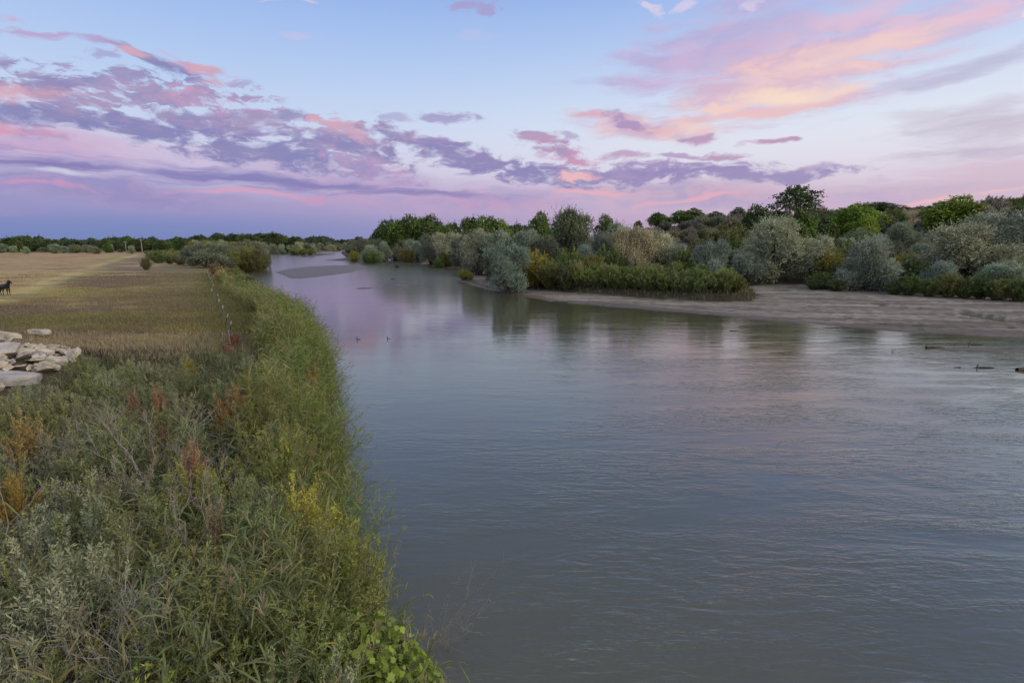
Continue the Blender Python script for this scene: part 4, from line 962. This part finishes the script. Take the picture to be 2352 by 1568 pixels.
# grass beneath the right bank growth and on the slope
n_ = 60000; a = np.radians(rg.uniform(-3, 46, n_)); r_ = rg.uniform(80 ** .5, 280 ** .5, n_) ** 2; x, y = r_ * np.sin(a), r_ * np.cos(a)
sv_ = -sdist(np.stack([x, y], 1), veg_poly); ok = sv_ > .3; x, y, sv_ = x[ok], y[ok], sv_[ok]
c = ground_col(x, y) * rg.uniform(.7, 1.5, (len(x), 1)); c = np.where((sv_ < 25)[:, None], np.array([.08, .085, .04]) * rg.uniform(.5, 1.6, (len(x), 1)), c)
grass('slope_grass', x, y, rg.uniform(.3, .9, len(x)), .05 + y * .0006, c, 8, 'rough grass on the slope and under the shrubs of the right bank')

# ------------------------------------------------------------------ foreground shrubs
SW = [shrub(81 + q, 2.1, 1.15, 44, 17, 15, .34, .078, .0185, up=.75, spread=.42, t0=.30, stem_r=.009, mats=M_LEAF) for q in range(3)]
GW = [shrub(85 + q, 2.2, 1.1, 46, 18, 15, .30, .064, .0150, up=.7, spread=.5, t0=.22, stem_r=.008, mats=M_LEAF2) for q in range(3)]
TM = [shrub(91 + q, 1.5, .60, 34, 22, 15, .22, .045, .0125, up=.55, spread=.75, t0=.35, stem_r=.007) for q in range(2)]
BT = [bare(95, 2.3, .8, 7, 6, 5, .008), bare(96, 2.0, .7, 8, 6, 4, .006, .2), bare(97, 2.6, 1.1, 4, 7, 5, .011, .35)]
def broad(seed, n_mound, R_, H_, sz):
    """mound of broad lobed vine leaves"""
    rg_ = np.random.default_rng(seed)
    a = rg_.uniform(0, 6.28, n_mound); rr_ = np.sqrt(rg_.random(n_mound)) * R_; zz_ = H_ * (1 - (rr_ / R_) ** 2 * .8) * rg_.uniform(.45, 1.05, n_mound) + .12 * np.sin(a * 5 + rr_ * 4)
    p = np.stack([np.cos(a) * rr_, np.sin(a) * rr_, zz_], 1); n2_ = nrm(np.stack([np.cos(a) * .5, np.sin(a) * .5, .8 + 0 * a], 1) + rg_.normal(size=p.shape) * .42)
    d = nrm(np.cross(n2_, rg_.normal(size=p.shape))); s = np.cross(n2_, d); S = sz * rg_.uniform(.55, 1.25, n_mound)[:, None, None]
    sh = np.array([(0, .12), (.28, 0), (.52, .28), (.34, .45), (.40, .72), (.12, .72), (0, 1.0), (-.12, .72), (-.40, .72), (-.34, .45), (-.52, .28), (-.28, 0)])
    V = (p[:, None] + S * (s[:, None] * sh[None, :, :1] + d[:, None] * sh[None, :, 1:])).reshape(-1, 3); F = np.arange(n_mound * 12).reshape(-1, 12)
    fol = mesh_np('foliage', V, F, M_LEAF, tint=np.repeat(np.clip(rg_.normal(.45, .25, n_mound), 0, 1), 12))
    ps = []
    for q in range(26):
        a0 = rg_.uniform(0, 6.28); e = np.array([math.cos(a0) * R_ * rg_.uniform(.4, 1.1), math.sin(a0) * R_ * rg_.uniform(.4, 1.1), H_ * rg_.uniform(.3, .8)]); ps.append((bez((0, 0, -.2), (e[0] * .4, e[1] * .4, H_), e, 7), np.linspace(.012, .004, 7)))
    V, F = tubes(ps, 4); return fol, mesh_np('stems', V, F, M_WOODY)
VINE = broad(101, 2600, 1.5, 1.5, .12); VINE2 = broad(102, 420, .5, 1.0, .085)
def column(seed):
    rg_ = np.random.default_rng(seed); n_ = 320; z = rg_.uniform(.2, 2.1, n_); a = rg_.uniform(0, 6.28, n_); r_ = .10 * rg_.random(n_) * (1.3 - z / 2.4) + .02
    p = np.stack([np.cos(a) * r_ + .06 * np.sin(z * 4), np.sin(a) * r_, z], 1); V, F = leaf_quads(p, nrm(np.stack([np.cos(a), np.sin(a), rg_.normal(0, .5, n_)], 1)), .065 * rg_.uniform(.6, 1.3, n_), .045, rg_)
    fol = mesh_np('foliage', V, F, M_LEAF, tint=np.repeat(rg_.random(n_), 4)); V, F = tubes([(np.stack([.06 * np.sin(t_ * 4) * np.array([1, 0, 0]) + np.array([0, 0, t_]) for t_ in np.linspace(0, 2.1, 8)]), np.linspace(.01, .003, 8))], 4)
    return fol, mesh_np('stems', V, F, M_WOODY)
COLV = column(5)
S_GREY = (.25, .275, .20); S_GRN = (.19, .225, .11); S_OLV = (.205, .225, .080); S_YG = (.22, .25, .06)
def near_px(kind, parts, u, v, ztop, nomh, k, c, label, cat='shrub', group=None, rz=None, tilt=(0, 0)):
    x, y = at(u, v, ztop); zb = hz(x, y) - .05
    return plant(kind, parts, (x, y, zb), (k, k, max(ztop - zb, .4) / nomh), rnd.uniform(0, 6.28) if rz is None else rz, c, label, cat, group, tilt=tilt)
Z = lambda m: list(zip(FS, m))
for u, v, zt, k, m_, c, lb in [
    (90, 1290, 4.3, 1.25, SW[0], S_GREY, 'big silvery grey shrub with upright sprays, leftmost in the lower corner'),
    (210, 1300, 4.2, 1.15, SW[1], S_GREY, 'silvery grey shrub with yellow flecks beside the big one in the lower left corner'),
    (60, 1430, 4.1, 1.1, SW[2], S_GREY, 'grey shrub at the very bottom left corner'),
    (150, 1110, 4.0, 1.05, SW[1], S_GRN, 'rounded grey-green shrub above the arching dead branch'),
    (280, 1160, 4.0, 1.0, SW[2], S_GRN, 'grey-green shrub in the middle of the left thicket with a soft domed top'),
    (270, 1250, 4.0, .95, SW[0], S_GRN, 'grey-green shrub just above the silvery ones'),
    (430, 1270, 3.9, 1.0, SW[1], S_GRN, 'grey-green shrub left of the tall broad reeds'),
    (720, 1240, 3.7, 1.15, GW[0], S_OLV, 'olive yellow feathery shrub under the bright yellow bush'),
    (640, 1180, 3.6, 1.0, GW[1], S_OLV, 'olive yellow shrub left below the bright yellow bush'),
    (740, 1340, 3.6, 1.05, GW[2], S_OLV, 'olive green shrub above the broad-leaved vine'),
    (810, 1230, 3.3, .85, GW[1], S_YG, 'yellow-green shrub leaning to the river right of the bright yellow bush'),
    (480, 1340, 3.8, 1.0, SW[2], S_GRN, 'grey-green shrub between dead twigs and tall reeds'),
    (390, 1420, 3.8, 1.0, GW[0], S_GRN, 'green shrub rising at the bottom among dead twigs'),
    (640, 1480, 3.6, 1.0, SW[0], S_GRN, 'grey-green shrub at the bottom beside the broad-leaved vine'),
    (760, 1545, 3.5, .7, SW[1], S_GREY, 'grey-green shrub poking through the vine at the bottom edge')]:
    near_px('thicket_shrub', Z(m_), u, v, zt, 2.2, k, jit(c, .05), lb)
for u, v, zt, k, c, lb in [
    (693, 1085, 3.7, 1.15, (.42, .37, .07), 'bright yellow bush near the middle of the bank'), (785, 1145, 3.4, .85, (.30, .30, .08), 'dull yellow bush on the river side'),
    (52, 935, 3.7, 1.0, (.38, .27, .10), 'straw-yellow bush at the left edge below the rubble'), (8, 1050, 3.8, .9, (.34, .25, .05), 'golden bush cut by the left edge'),
    (425, 800, 3.2, .65, (.30, .27, .05), 'small upright yellow bush at the field side of the thicket'), (535, 868, 3.4, .75, (.36, .20, .10), 'rust-orange bush, the larger one behind the grey shrubs'),
    (500, 895, 3.3, .55, (.36, .20, .09), 'rusty brown bush left of the larger rust-orange one'), (438, 1000, 3.6, .62, (.36, .19, .12), 'salmon red bush in the middle of the thicket'),
    (366, 950, 3.4, .5, (.18, .085, .05), 'dark red bush left of the salmon one'), (358, 870, 3.3, .6, (.36, .20, .11), 'pale rusty bush up near the field'),
    (612, 850, 3.3, .95, (.26, .23, .05), 'golden olive bush behind the reeds'), (715, 820, 3.0, .6, (.33, .19, .06), 'orange tinted bush among the river edge reeds'),
    (485, 1130, 3.6, .5, (.33, .24, .15), 'faded pinkish bush in the middle of the bank'), (300, 875, 3.3, .6, (.28, .16, .10), 'dull brown-red bush below the rubble')]:
    near_px('tamarisk_bush', Z(TM[rnd.randrange(2)]), u, v + 12, zt + .3, 1.6, k * 1.08, c, lb)
for u, v, zt, k, m_, lb, tl in [
    (360, 960, 3.9, 1.0, 0, 'bare grey branching shrub in front of the rust bushes', (0, 0)), (345, 1010, 4.0, 1.0, 2, 'bare pale shrub spreading wide in the middle of the thicket', (0, .2)),
    (450, 1060, 3.9, .9, 1, 'bare grey twigs standing left of the salmon bush foot', (0, 0)), (90, 1190, 4.0, 1.3, 2, 'arching silvery dead branch at the left edge', (.2, -.9)),
    (330, 1290, 4.1, 1.1, 2, 'forked pale dead branch reaching to the right', (0, .5)), (240, 1400, 4.2, 1.2, 0, 'dense grey dead twigs at the bottom left', (0, .1)),
    (300, 1500, 4.0, 1.2, 1, 'tangle of bare grey twigs at the bottom edge', (0, 0)), (180, 1500, 4.0, 1.0, 0, 'leafless twigs in the bottom left corner', (.2, 0)),
    (640, 1110, 3.6, .9, 1, 'bare twigs left of the bright yellow bush', (0, 0)), (560, 1110, 3.7, .9, 0, 'bare twigs in the centre of the bank', (0, 0)),
    (140, 960, 3.8, .9, 1, 'bare mauve twigs right of the straw-yellow bush', (0, 0)), (230, 930, 3.7, .9, 0, 'bare thin twigs below the rubble', (0, 0)),
    (40, 1020, 3.8, 1.0, 1, 'grey stems under the straw-yellow bush', (0, 0)), (880, 1400, 2.6, .9, 2, 'thin dead branch sticking out over the water', (0, 1.1)), (930, 1530, 2.5, .9, 2, 'bare branch bending to the water at the bottom', (.2, 1.0)),
    (470, 1180, 3.8, .9, 2, 'pale crooked dead stems in the centre of the thicket', (0, -.2)), (900, 1290, 2.2, .8, 0, 'brown twiggy stems overhanging the river', (0, .7))]:
    near_px('dead_shrub', [('branches', BT[m_])], u, v, zt, 2.2, k, (1, 1, 1), lb, tilt=tl)
near_px('grape_vine', Z(VINE), 800, 1440, 3.0, 1.5, 1.0, (.14, .20, .030), 'bright green broad-leaved vine mound at the bottom beside the river', 'vine')
near_px('grape_vine', Z(VINE2), 650, 985, 3.6, 1.0, .7, (.22, .27, .03), 'small lime green vine patch above the bright yellow bush', 'vine')
near_px('grape_vine', Z(VINE2), 350, 1330, 3.9, 1.0, .9, (.12, .18, .035), 'green vine leaves among the pale dead branches', 'vine')
near_px('grape_vine', Z(VINE2), 605, 835, 3.4, 1.0, 1.2, (.20, .26, .035), 'yellow-green vine patch at the back of the thicket', 'vine')
near_px('grape_vine', Z(VINE2), 880, 1500, 2.6, 1.0, 1.1, (.13, .20, .03), 'trailing vine leaves hanging out over the water', 'vine')
for u, v in ((55, 1165), (130, 1170), (208, 1100), (25, 1200), (385, 1150), (215, 1130), (165, 965)):
    near_px('climbing_vine', Z(COLV), u, v, 4.0, 2.1, .8, (.17, .19, .07), 'pale yellow-green creeper climbing a dead stem', 'vine', 'creepers climbing dead stems')
for u, v in ((20, 1235), (60, 1260), (160, 1215), (280, 1200), (5, 1260), (510, 1290), (215, 1470)):
    near_px('red_creeper', Z(VINE2), u, v, 3.1, 1.0, .75, (.20, .045, .035), 'dark red leaved creeper low among the shrubs', 'vine', 'red creepers low among the shrubs')
x, y = thicket_pts(230, rg, 3.0, 31.0)
order = np.argsort(y)
taken = []
for q in order:
    if any((x[q] - a) ** 2 + (y[q] - b) ** 2 < .75 ** 2 for a, b in taken): continue
    taken.append((x[q], y[q]))
    f = fbm(np.array([x[q] * .22]), np.array([y[q] * .22]), 241, 3)[0] + rnd.uniform(-.25, .25)
    k = rnd.uniform(.75, 1.15) * np.interp(y[q], [4, 20, 30], [1.0, .82, .5]); river = sdist(np.array([[x[q], y[q]]]), water_poly)[0] < 4
    if rnd.random() < .05: plant('dead_shrub', [('branches', BT[rnd.randrange(3)])], (x[q], y[q], hz(x[q], y[q]) - .05), k, rnd.uniform(0, 6), (1, 1, 1), 'bare grey twiggy shrub among the leafy ones on the left bank', 'shrub', 'bare shrubs scattered in the left thicket'); continue
    if f > -.02 and not river: plant('thicket_shrub', Z(SW[rnd.randrange(3)]), (x[q], y[q], hz(x[q], y[q]) - .05), k, rnd.uniform(0, 6), jit([S_GREY, S_GRN, S_GRN][rnd.randrange(3)], .15), 'grey-green narrow-leaved shrub in the thicket on the left bank', 'shrub', 'grey-green shrubs of the left thicket')
    else: plant('thicket_shrub', Z(GW[rnd.randrange(3)]), (x[q], y[q], hz(x[q], y[q]) - .05), k, rnd.uniform(0, 6), jit([S_OLV, S_GRN, S_YG, S_OLV][rnd.randrange(4)], .15), 'olive green feathery shrub in the thicket on the left bank', 'shrub', 'olive green shrubs of the left thicket')

# ------------------------------------------------------------------ rubble of broken concrete slabs
M_CON = plain('broken_concrete', (.46, .41, .34), .9, .6, 2.2, (.26, .23, .19)); M_CON2 = plain('grey_concrete', (.36, .34, .33), .9, .5, 2.5, (.22, .21, .21))
def slab(seed, thick):
    import bmesh
    rg_ = random.Random(seed); k = rg_.randint(5, 8); pts = []
    for q in range(k):
        a = q / k * 6.283 + rg_.uniform(-.25, .25); r_ = rg_.uniform(.6, 1.05); pts.append((math.cos(a) * r_, math.sin(a) * r_ * rg_.uniform(.55, .85)))
    bm = bmesh.new(); lo = [bm.verts.new((x_ * rg_.uniform(.9, 1.1), y_ * rg_.uniform(.9, 1.1), -thick / 2 + rg_.uniform(-.03, .03))) for x_, y_ in pts]; up_ = [bm.verts.new((x_, y_, thick / 2 + rg_.uniform(-.04, .04))) for x_, y_ in pts]
    bm.faces.new(lo[::-1]); bm.faces.new(up_)
    for q in range(k): bm.faces.new((lo[q], lo[(q + 1) % k], up_[(q + 1) % k], up_[q]))
    bmesh.ops.bevel(bm, geom=bm.edges[:], offset=.025, segments=1, affect='EDGES')
    bmesh.ops.triangulate(bm, faces=bm.faces[:]); bmesh.ops.subdivide_edges(bm, edges=bm.edges[:], cuts=2, use_grid_fill=True)
    for v in bm.verts:
        v.co += Vector((rg_.uniform(-1, 1), rg_.uniform(-1, 1), rg_.uniform(-1, 1))) * .016
    me = bpy.data.meshes.new('concrete_slab'); bm.to_mesh(me); bm.free(); me.materials.append(M_CON if seed % 5 else M_CON2); return me
SL = [slab(q, t_) for q, t_ in enumerate((.18, .13, .22, .15, .11, .34, .45, .18, .14, .4))]
for q in range(380):
    a = rnd.uniform(0, 6.28); r_ = math.sqrt(rnd.random()) * 5.0; x = -28.8 + math.cos(a) * r_ * 1.0; y = 24.6 + math.sin(a) * r_ * 1.25
    s = rnd.choice((.3, .4, .5, .6, .8)) * (1.1 if r_ < 3.6 else .8); i_ = rnd.randrange(10)
    o = obj('concrete_slab', SL[i_], None, (x, y, hz(x, y) + .10 + rnd.uniform(0, .45) * s), (rnd.gauss(-.25, .28), rnd.gauss(.25, .28), rnd.uniform(0, 6.28)), (s, s, s))
    tag(o, 'pale broken concrete slab in the rubble heap at the left edge', 'concrete slab', 'slabs of the rubble heap', 'thing')
for u, v, zz_, s, i_, rot, lb in [(60, 830, 2.5, 1.7, 7, (-.15, .12, .4), 'long flat concrete slab lying across the lower middle of the rubble heap'), (10, 768, 2.9, 1.4, 2, (-.2, .2, .2), 'large sloping slab at the top left of the rubble heap'), (8, 870, 2.6, 1.5, 5, (.1, .2, 1), 'big rounded pale block at the lower left of the rubble heap'), (95, 762, 2.1, .8, 9, (0, .1, .5), 'grey block lying apart at the back of the rubble heap'), (130, 812, 2.0, 1.3, 4, (.1, .15, .1), 'thin slab pointing right at the end of the rubble heap')]:
    x, y = at(u, v, zz_); tag(obj('concrete_slab', SL[i_], None, (x, y, max(zz_, hz(x, y) + .15)), rot, (s, s, s)), lb, 'concrete slab', None, 'thing')

# ------------------------------------------------------------------ fence of steel posts and wire
M_STEEL = plain('dark_green_steel', (.055, .07, .06), .6, 0, 5); M_WHITE = plain('white_post_paint', (.58, .60, .62), .6, 0, 5, (.45, .46, .48)); M_WIRE = plain('fence_wire', (.25, .24, .23), .5, 0, 5, met=.6)
M_RUST = plain('rust', (.20, .085, .045), .9, .4, 7, (.09, .045, .03)); M_WOODG = plain('weathered_wood', (.22, .20, .18), .9, .5, 9, (.10, .09, .08))
fr_ = bpy.data.objects.new('wire_fence', None); C.objects.link(fr_); tag(fr_, 'leaning wire fence of thin dark posts with white tops along the left bank', 'fence')
pp = []
cc = lambda a, b: ((a / 4.704 + 400) * .9408, (b / 4.704 + 640) * .9408)
for (tu, tv), (bu, bv) in [((770, 690), (750, 855)), ((740, 605), (697, 760)), ((687, 505), (652, 650)), ((665, 425), (622, 560)), ((620, 370), (600, 480)), ((595, 300), (572, 420)), ((562, 265), (553, 352)), ((548, 228), (538, 300)), ((530, 195), (523, 262)), ((513, 172), (508, 232)), ((505, 150), (500, 205)), ((497, 130), (493, 180)), ((488, 110), (485, 155))]:
    b = at(*cc(bu, bv), 1.65); t2 = at(*cc(tu, tv), 2.85)
    B = Vector((b[0], b[1], hz(*b) - .1)); T = Vector((b[0] + max(-.3, min(.5, t2[0] - b[0])), b[1] + max(-.25, min(.25, t2[1] - b[1])), 1.65 + 1.28)); pp.append((B, T))
    m_ = B.lerp(T, .80); V, F = tubes([([B, B.lerp(T, .4), m_], [.030] * 3)], 6); o = obj('post', mesh_np('post', V, F, M_STEEL), fr_)
    V, F = tubes([([m_, m_.lerp(T, .5), T], [.028] * 3)], 6); obj('post_top', mesh_np('post_top', V, F, M_WHITE), o)
for lv in (.35, .55, .75, .92):
    pts = [B.lerp(T, lv) for B, T in pp]; V, F = tubes([(pts, [.006] * len(pts))], 3); obj('wire', mesh_np('wire', V, F, M_WIRE), fr_)
u0, v0 = cc(775, 985); b = at(u0, v0, 1.7)
V, F = tubes([([(b[0], b[1], 1.4), (b[0] - .04, b[1], 2.0), (b[0] - .12, b[1] + .05, 3.0)], [.075, .07, .06])], 8)
tag(obj('wooden_post', mesh_np('wooden_post', V, F, M_WOODG)), 'old grey leaning wooden post at the near end of the fence', 'post')
def rusty(u, v, w, h, label):
    import bmesh
    x, y = at(u, v, 1.65 + h); bm = bmesh.new(); n_ = 14
    ring = lambda z, r_: [bm.verts.new((math.cos(q / n_ * 6.283) * r_, math.sin(q / n_ * 6.283) * r_, z)) for q in range(n_)]
    prof = [(0, w), (h * .02, w * 1.04), (h * .32, w), (h * .34, w * 1.05), (h * .36, w), (h * .64, w), (h * .66, w * 1.05), (h * .68, w), (h, w * 1.04), (h, w * .95), (h * .9, w * .94)]
    rr_ = [ring(*p_) for p_ in prof]
    for a_, b_2 in zip(rr_, rr_[1:]):
        for q in range(n_): bm.faces.new((a_[q], a_[(q + 1) % n_], b_2[(q + 1) % n_], b_2[q]))
    bm.faces.new(rr_[-1]); me = bpy.data.meshes.new('rusty_drum'); bm.to_mesh(me); bm.free(); me.materials.append(M_RUST)
    tag(obj('rusty_drum', me, None, (x, y, hz(x, y) - .05), (.05, .08, 0)), label, 'drum')
rusty(*cc(800, 832), .27, .95, 'rusty brown drum behind the old wooden fence post'); rusty(*cc(718, 942), .27, .95, 'rusty brown drum half hidden in shrubs in front of the wooden post')

# ------------------------------------------------------------------ power poles and a pale shed far off
for u, vt, vb, lb in ((287, 554, 578, 'power pole on the left of the two at the end of the field'), (323, 548, 578, 'power pole on the right of the two at the end of the field')):
    Y = 330; x, y, zt = at_y(u, vt, Y); zb = hz(x, Y); r = bpy.data.objects.new('power_pole', None); C.objects.link(r); r.location = (x, Y, zb); tag(r, lb, 'power pole')
    H_ = zt - zb; V, F = tubes([([(0, 0, -.3), (0, 0, H_ * .5), (0, 0, H_)], [.28, .24, .18])], 8); obj('pole', mesh_np('pole', V, F, M_TWIG), r)
    V, F = tubes([([(-1.3, 0, H_ - .8), (0, 0, H_ - .8), (1.3, 0, H_ - .8)], [.10] * 3)], 4); obj('crossarm', mesh_np('crossarm', V, F, M_TWIG), r)
    for dx in (-1.1, 0, 1.1): V, F = tubes([([(dx, 0, H_ - .7), (dx, 0, H_ - .45)], [.07, .05])], 6); obj('insulator', mesh_np('insulator', V, F, M_WHITE), r)
def shed(u, v, Y, w, h, label, zo=0):
    x, y, _ = at_y(u, v, Y); z = hz(x, Y) + zo; r = bpy.data.objects.new('shed', None); C.objects.link(r); r.location = (x, Y, z); r.rotation_euler = (0, 0, .3); tag(r, label, 'shed')
    V = [(-w, -w * .6, 0), (w, -w * .6, 0), (w, w * .6, 0), (-w, w * .6, 0), (-w, -w * .6, h), (w, -w * .6, h), (w, w * .6, h), (-w, w * .6, h)]
    obj('wall', mesh_np('wall', V, [(0, 1, 5, 4), (1, 2, 6, 5), (2, 3, 7, 6), (3, 0, 4, 7)], M_WHITE), r)
    e = .15; V = [(-w - e, -w * .6 - e, h), (w + e, -w * .6 - e, h), (w + e, 0, h * 1.4), (-w - e, 0, h * 1.4), (-w - e, w * .6 + e, h), (w + e, w * .6 + e, h)]
    obj('roof', mesh_np('roof', V, [(0, 1, 2, 3), (3, 2, 5, 4)], M_TWIG), r); V = [(-.45, -w * .6 - .04, 0), (.45, -w * .6 - .04, 0), (.45, -w * .6 - .04, h * .8), (-.45, -w * .6 - .04, h * .8)]; obj('door', mesh_np('door', V, [(0, 1, 2, 3)], M_TWIG), r)
shed(355, 576, 300, 1.6, 1.5, 'tiny white shed at the far end of the field')
shed(2070, 497, 215, 1.3, 1.8, 'small white shed by the dark tree row on the right rise')

# ------------------------------------------------------------------ driftwood and snags in the river
M_DRIFT = plain('wet_driftwood', (.07, .055, .045), .7, .3, 9, (.03, .025, .02))
def snag(u, v, ps, label, kind='driftwood'):
    x, y = at(u, v, 0); V, F = tubes([(np.array(p_, float), np.linspace(a_, b_, len(p_))) for p_, a_, b_ in ps], 6); tag(obj(kind, mesh_np(kind, V, F, M_DRIFT, smooth=True), None, (x, y, 0)), label, 'driftwood')
fork = [([(-.12, 0, -.2), (0, 0, .05), (.03, 0, .34)], .04, .015), ([(0, 0, .05), (.2, .1, .06), (.34, .1, -.03)], .03, .015), ([(0, 0, .05), (-.1, 0, .2)], .025, .012)]
snag(820, 780, fork, 'small forked snag sticking out of the water near the left reeds'); snag(890, 778, fork, 'smaller snag sticking out of the water right of the forked one')
log_ = [([(-.9, 0, -.05), (-.3, .05, .05), (.4, 0, .04), (.9, -.1, -.05)], .07, .04), ([(-.6, 0, .05), (-.5, 0, .32)], .05, .02), ([(-2.2, .1, -.03), (-1.7, .1, .04)], .05, .04)]
snag(2262, 845, log_, 'dark waterlogged branch in the river near the right edge'); snag(2352, 850, [([(-.5, 0, .02), (.3, 0, .16), (1.4, 0, .02)], .16, .12), ([(0, 0, .1), (.2, .1, .35)], .05, .02)], 'dark log in the water cut by the right edge')
snag(2135, 799, [([(-.3, 0, .05), (0, 0, .10), (1.4, .1, .0)], .13, .05)], 'low dark log at the tip of the shallow bar on the right'); snag(2240, 792, log_, 'dark branch lying on the shallow bar at the right edge')
snag(2052, 808, [([(-.25, 0, -.02), (0, 0, .08), (.25, 0, .28)], .02, .01), ([(0, 0, .08), (-.2, 0, .26)], .02, .01)], 'thin forked twig standing in the river on the right')
snag(903, 641, [([(-.8, 0, -.05), (0, 0, .15), (.7, 0, -.05)], .12, .05)], 'tiny dark snag among the riffles upriver')
snag(700, 590, [([(-1.6, 0, -.05), (0, 0, .35), (1.4, 0, -.05)], .25, .10), ([(0, 0, .3), (.3, 0, .9)], .08, .03)], 'dark snag stranded in the far channel')
snag(1685, 573 + 187, [([(-.4, 0, .02), (.4, 0, .06)], .04, .03)], 'thin stick at the edge of the sandbar')

for q in range(16):
    u = rnd.uniform(1420, 2340); x, y = at(u, 704 + (u - 1420) * .052 + rnd.uniform(-8, 22), .35)
    if sdist(np.array([[x, y]]), water_poly)[0] < 1.5: continue
    L_ = rnd.uniform(.3, .9); V, F = tubes([(np.array([(-L_, 0, .02), (0, rnd.uniform(-.1, .1), .07), (L_, 0, .03)]), [.03, .035, .015]), (np.array([(0, 0, .06), (L_ * .3, .15, .22)]), [.02, .01])], 5)
    tag(obj('driftwood', mesh_np('driftwood', V, F, M_DRIFT), None, (x, y, hz(x, y)), (0, 0, rnd.uniform(-.6, .6))), 'small dark stick stranded on the right sand flat', 'driftwood', 'sticks stranded on the sand flat')

# ------------------------------------------------------------------ the black horse
M_HORSE = plain('black_coat', (.018, .016, .018), .45, 0, 6, (.010, .009, .010)); M_HAIR = plain('black_hair', (.010, .009, .010), .6, 0, 20)
hx, hy = at(13, 677, 1.65)
hr = bpy.data.objects.new('horse', None); C.objects.link(hr); hr.location = (hx, hy, hz(hx, hy)); hr.rotation_euler = (0, 0, R(-16)); hr.scale = (1.10,) * 3
tag(hr, 'black horse standing with raised head on the grassy track, cut by the left edge', 'horse')
HV = [((-.55, 0, 1.20), (.31, .35)), ((-.15, 0, 1.14), (.31, .35)), ((.25, 0, 1.13), (.31, .36)), ((.58, 0, 1.18), (.27, .35)), ((.78, 0, 1.42), (.18, .28)), ((.93, 0, 1.66), (.13, .21)), ((1.04, 0, 1.84), (.11, .15)),
      ((1.22, 0, 1.78), (.09, .14)), ((1.48, 0, 1.58), (.065, .09)), ((1.58, 0, 1.49), (.06, .07)), ((-.76, 0, 1.18), (.16, .22))]
HE = [(0, 1), (1, 2), (2, 3), (3, 4), (4, 5), (5, 6), (6, 7), (7, 8), (8, 9), (0, 10)]
def leg(root, pts):
    p_ = root
    for co, r_ in pts: HV.append((co, (r_, r_))); HE.append((p_, len(HV) - 1)); p_ = len(HV) - 1
for s_, dx in ((1, .0), (-1, .12)):
    leg(3, [((.56 + dx, .15 * s_, .92), .115), ((.57 + dx, .15 * s_, .52), .062), ((.57 + dx, .15 * s_, .28), .042), ((.57 + dx, .15 * s_, .12), .045), ((.62 + dx, .15 * s_, .03), .055)])
    leg(0, [((-.58 + dx, .16 * s_, .92), .15), ((-.50 + dx, .16 * s_, .76), .10), ((-.70 + dx, .16 * s_, .50), .058), ((-.66 + dx, .16 * s_, .26), .042), ((-.65 + dx, .16 * s_, .12), .045), ((-.60 + dx, .16 * s_, .03), .055)])
for s_ in (1, -1): leg(6, [((1.06, .06 * s_, 1.95), .035), ((1.07, .07 * s_, 2.05), .012)])
me = bpy.data.meshes.new('body'); me.from_pydata([v[0] for v in HV], HE, []); me.materials.append(M_HORSE)
ho = obj('body', me, hr); sk = ho.modifiers.new('skin', 'SKIN'); sk.use_smooth_shade = True
for q, v in enumerate(me.skin_vertices[0].data): v.radius = HV[q][1]; v.use_root = (q == 0)
ss = ho.modifiers.new('sub', 'SUBSURF'); ss.levels = 2; ss.render_levels = 2
V, F = tubes([(np.array([(-.86, 0, 1.34), (-.99, 0, 1.15), (-1.0, 0, .8), (-.97, .02, .45)]), np.array([.05, .09, .10, .03])), (np.array([(-.88, .02, 1.3), (-1.02, .03, .95), (-.95, .04, .55)]), np.array([.04, .06, .03]))], 7); obj('tail', mesh_np('tail', V, F, M_HAIR, smooth=True), hr)
ps = [(bez((.62 + .42 * t_, 0, 1.52 + .42 * t_), (.60 + .42 * t_, .09, 1.50 + .42 * t_), (.66 + .36 * t_, .14, 1.30 + .40 * t_), 4), [.04, .045, .035, .01]) for t_ in np.linspace(0, 1, 14)]
V, F = tubes(ps, 5); obj('mane', mesh_np('mane', V, F, M_HAIR, smooth=True), hr)
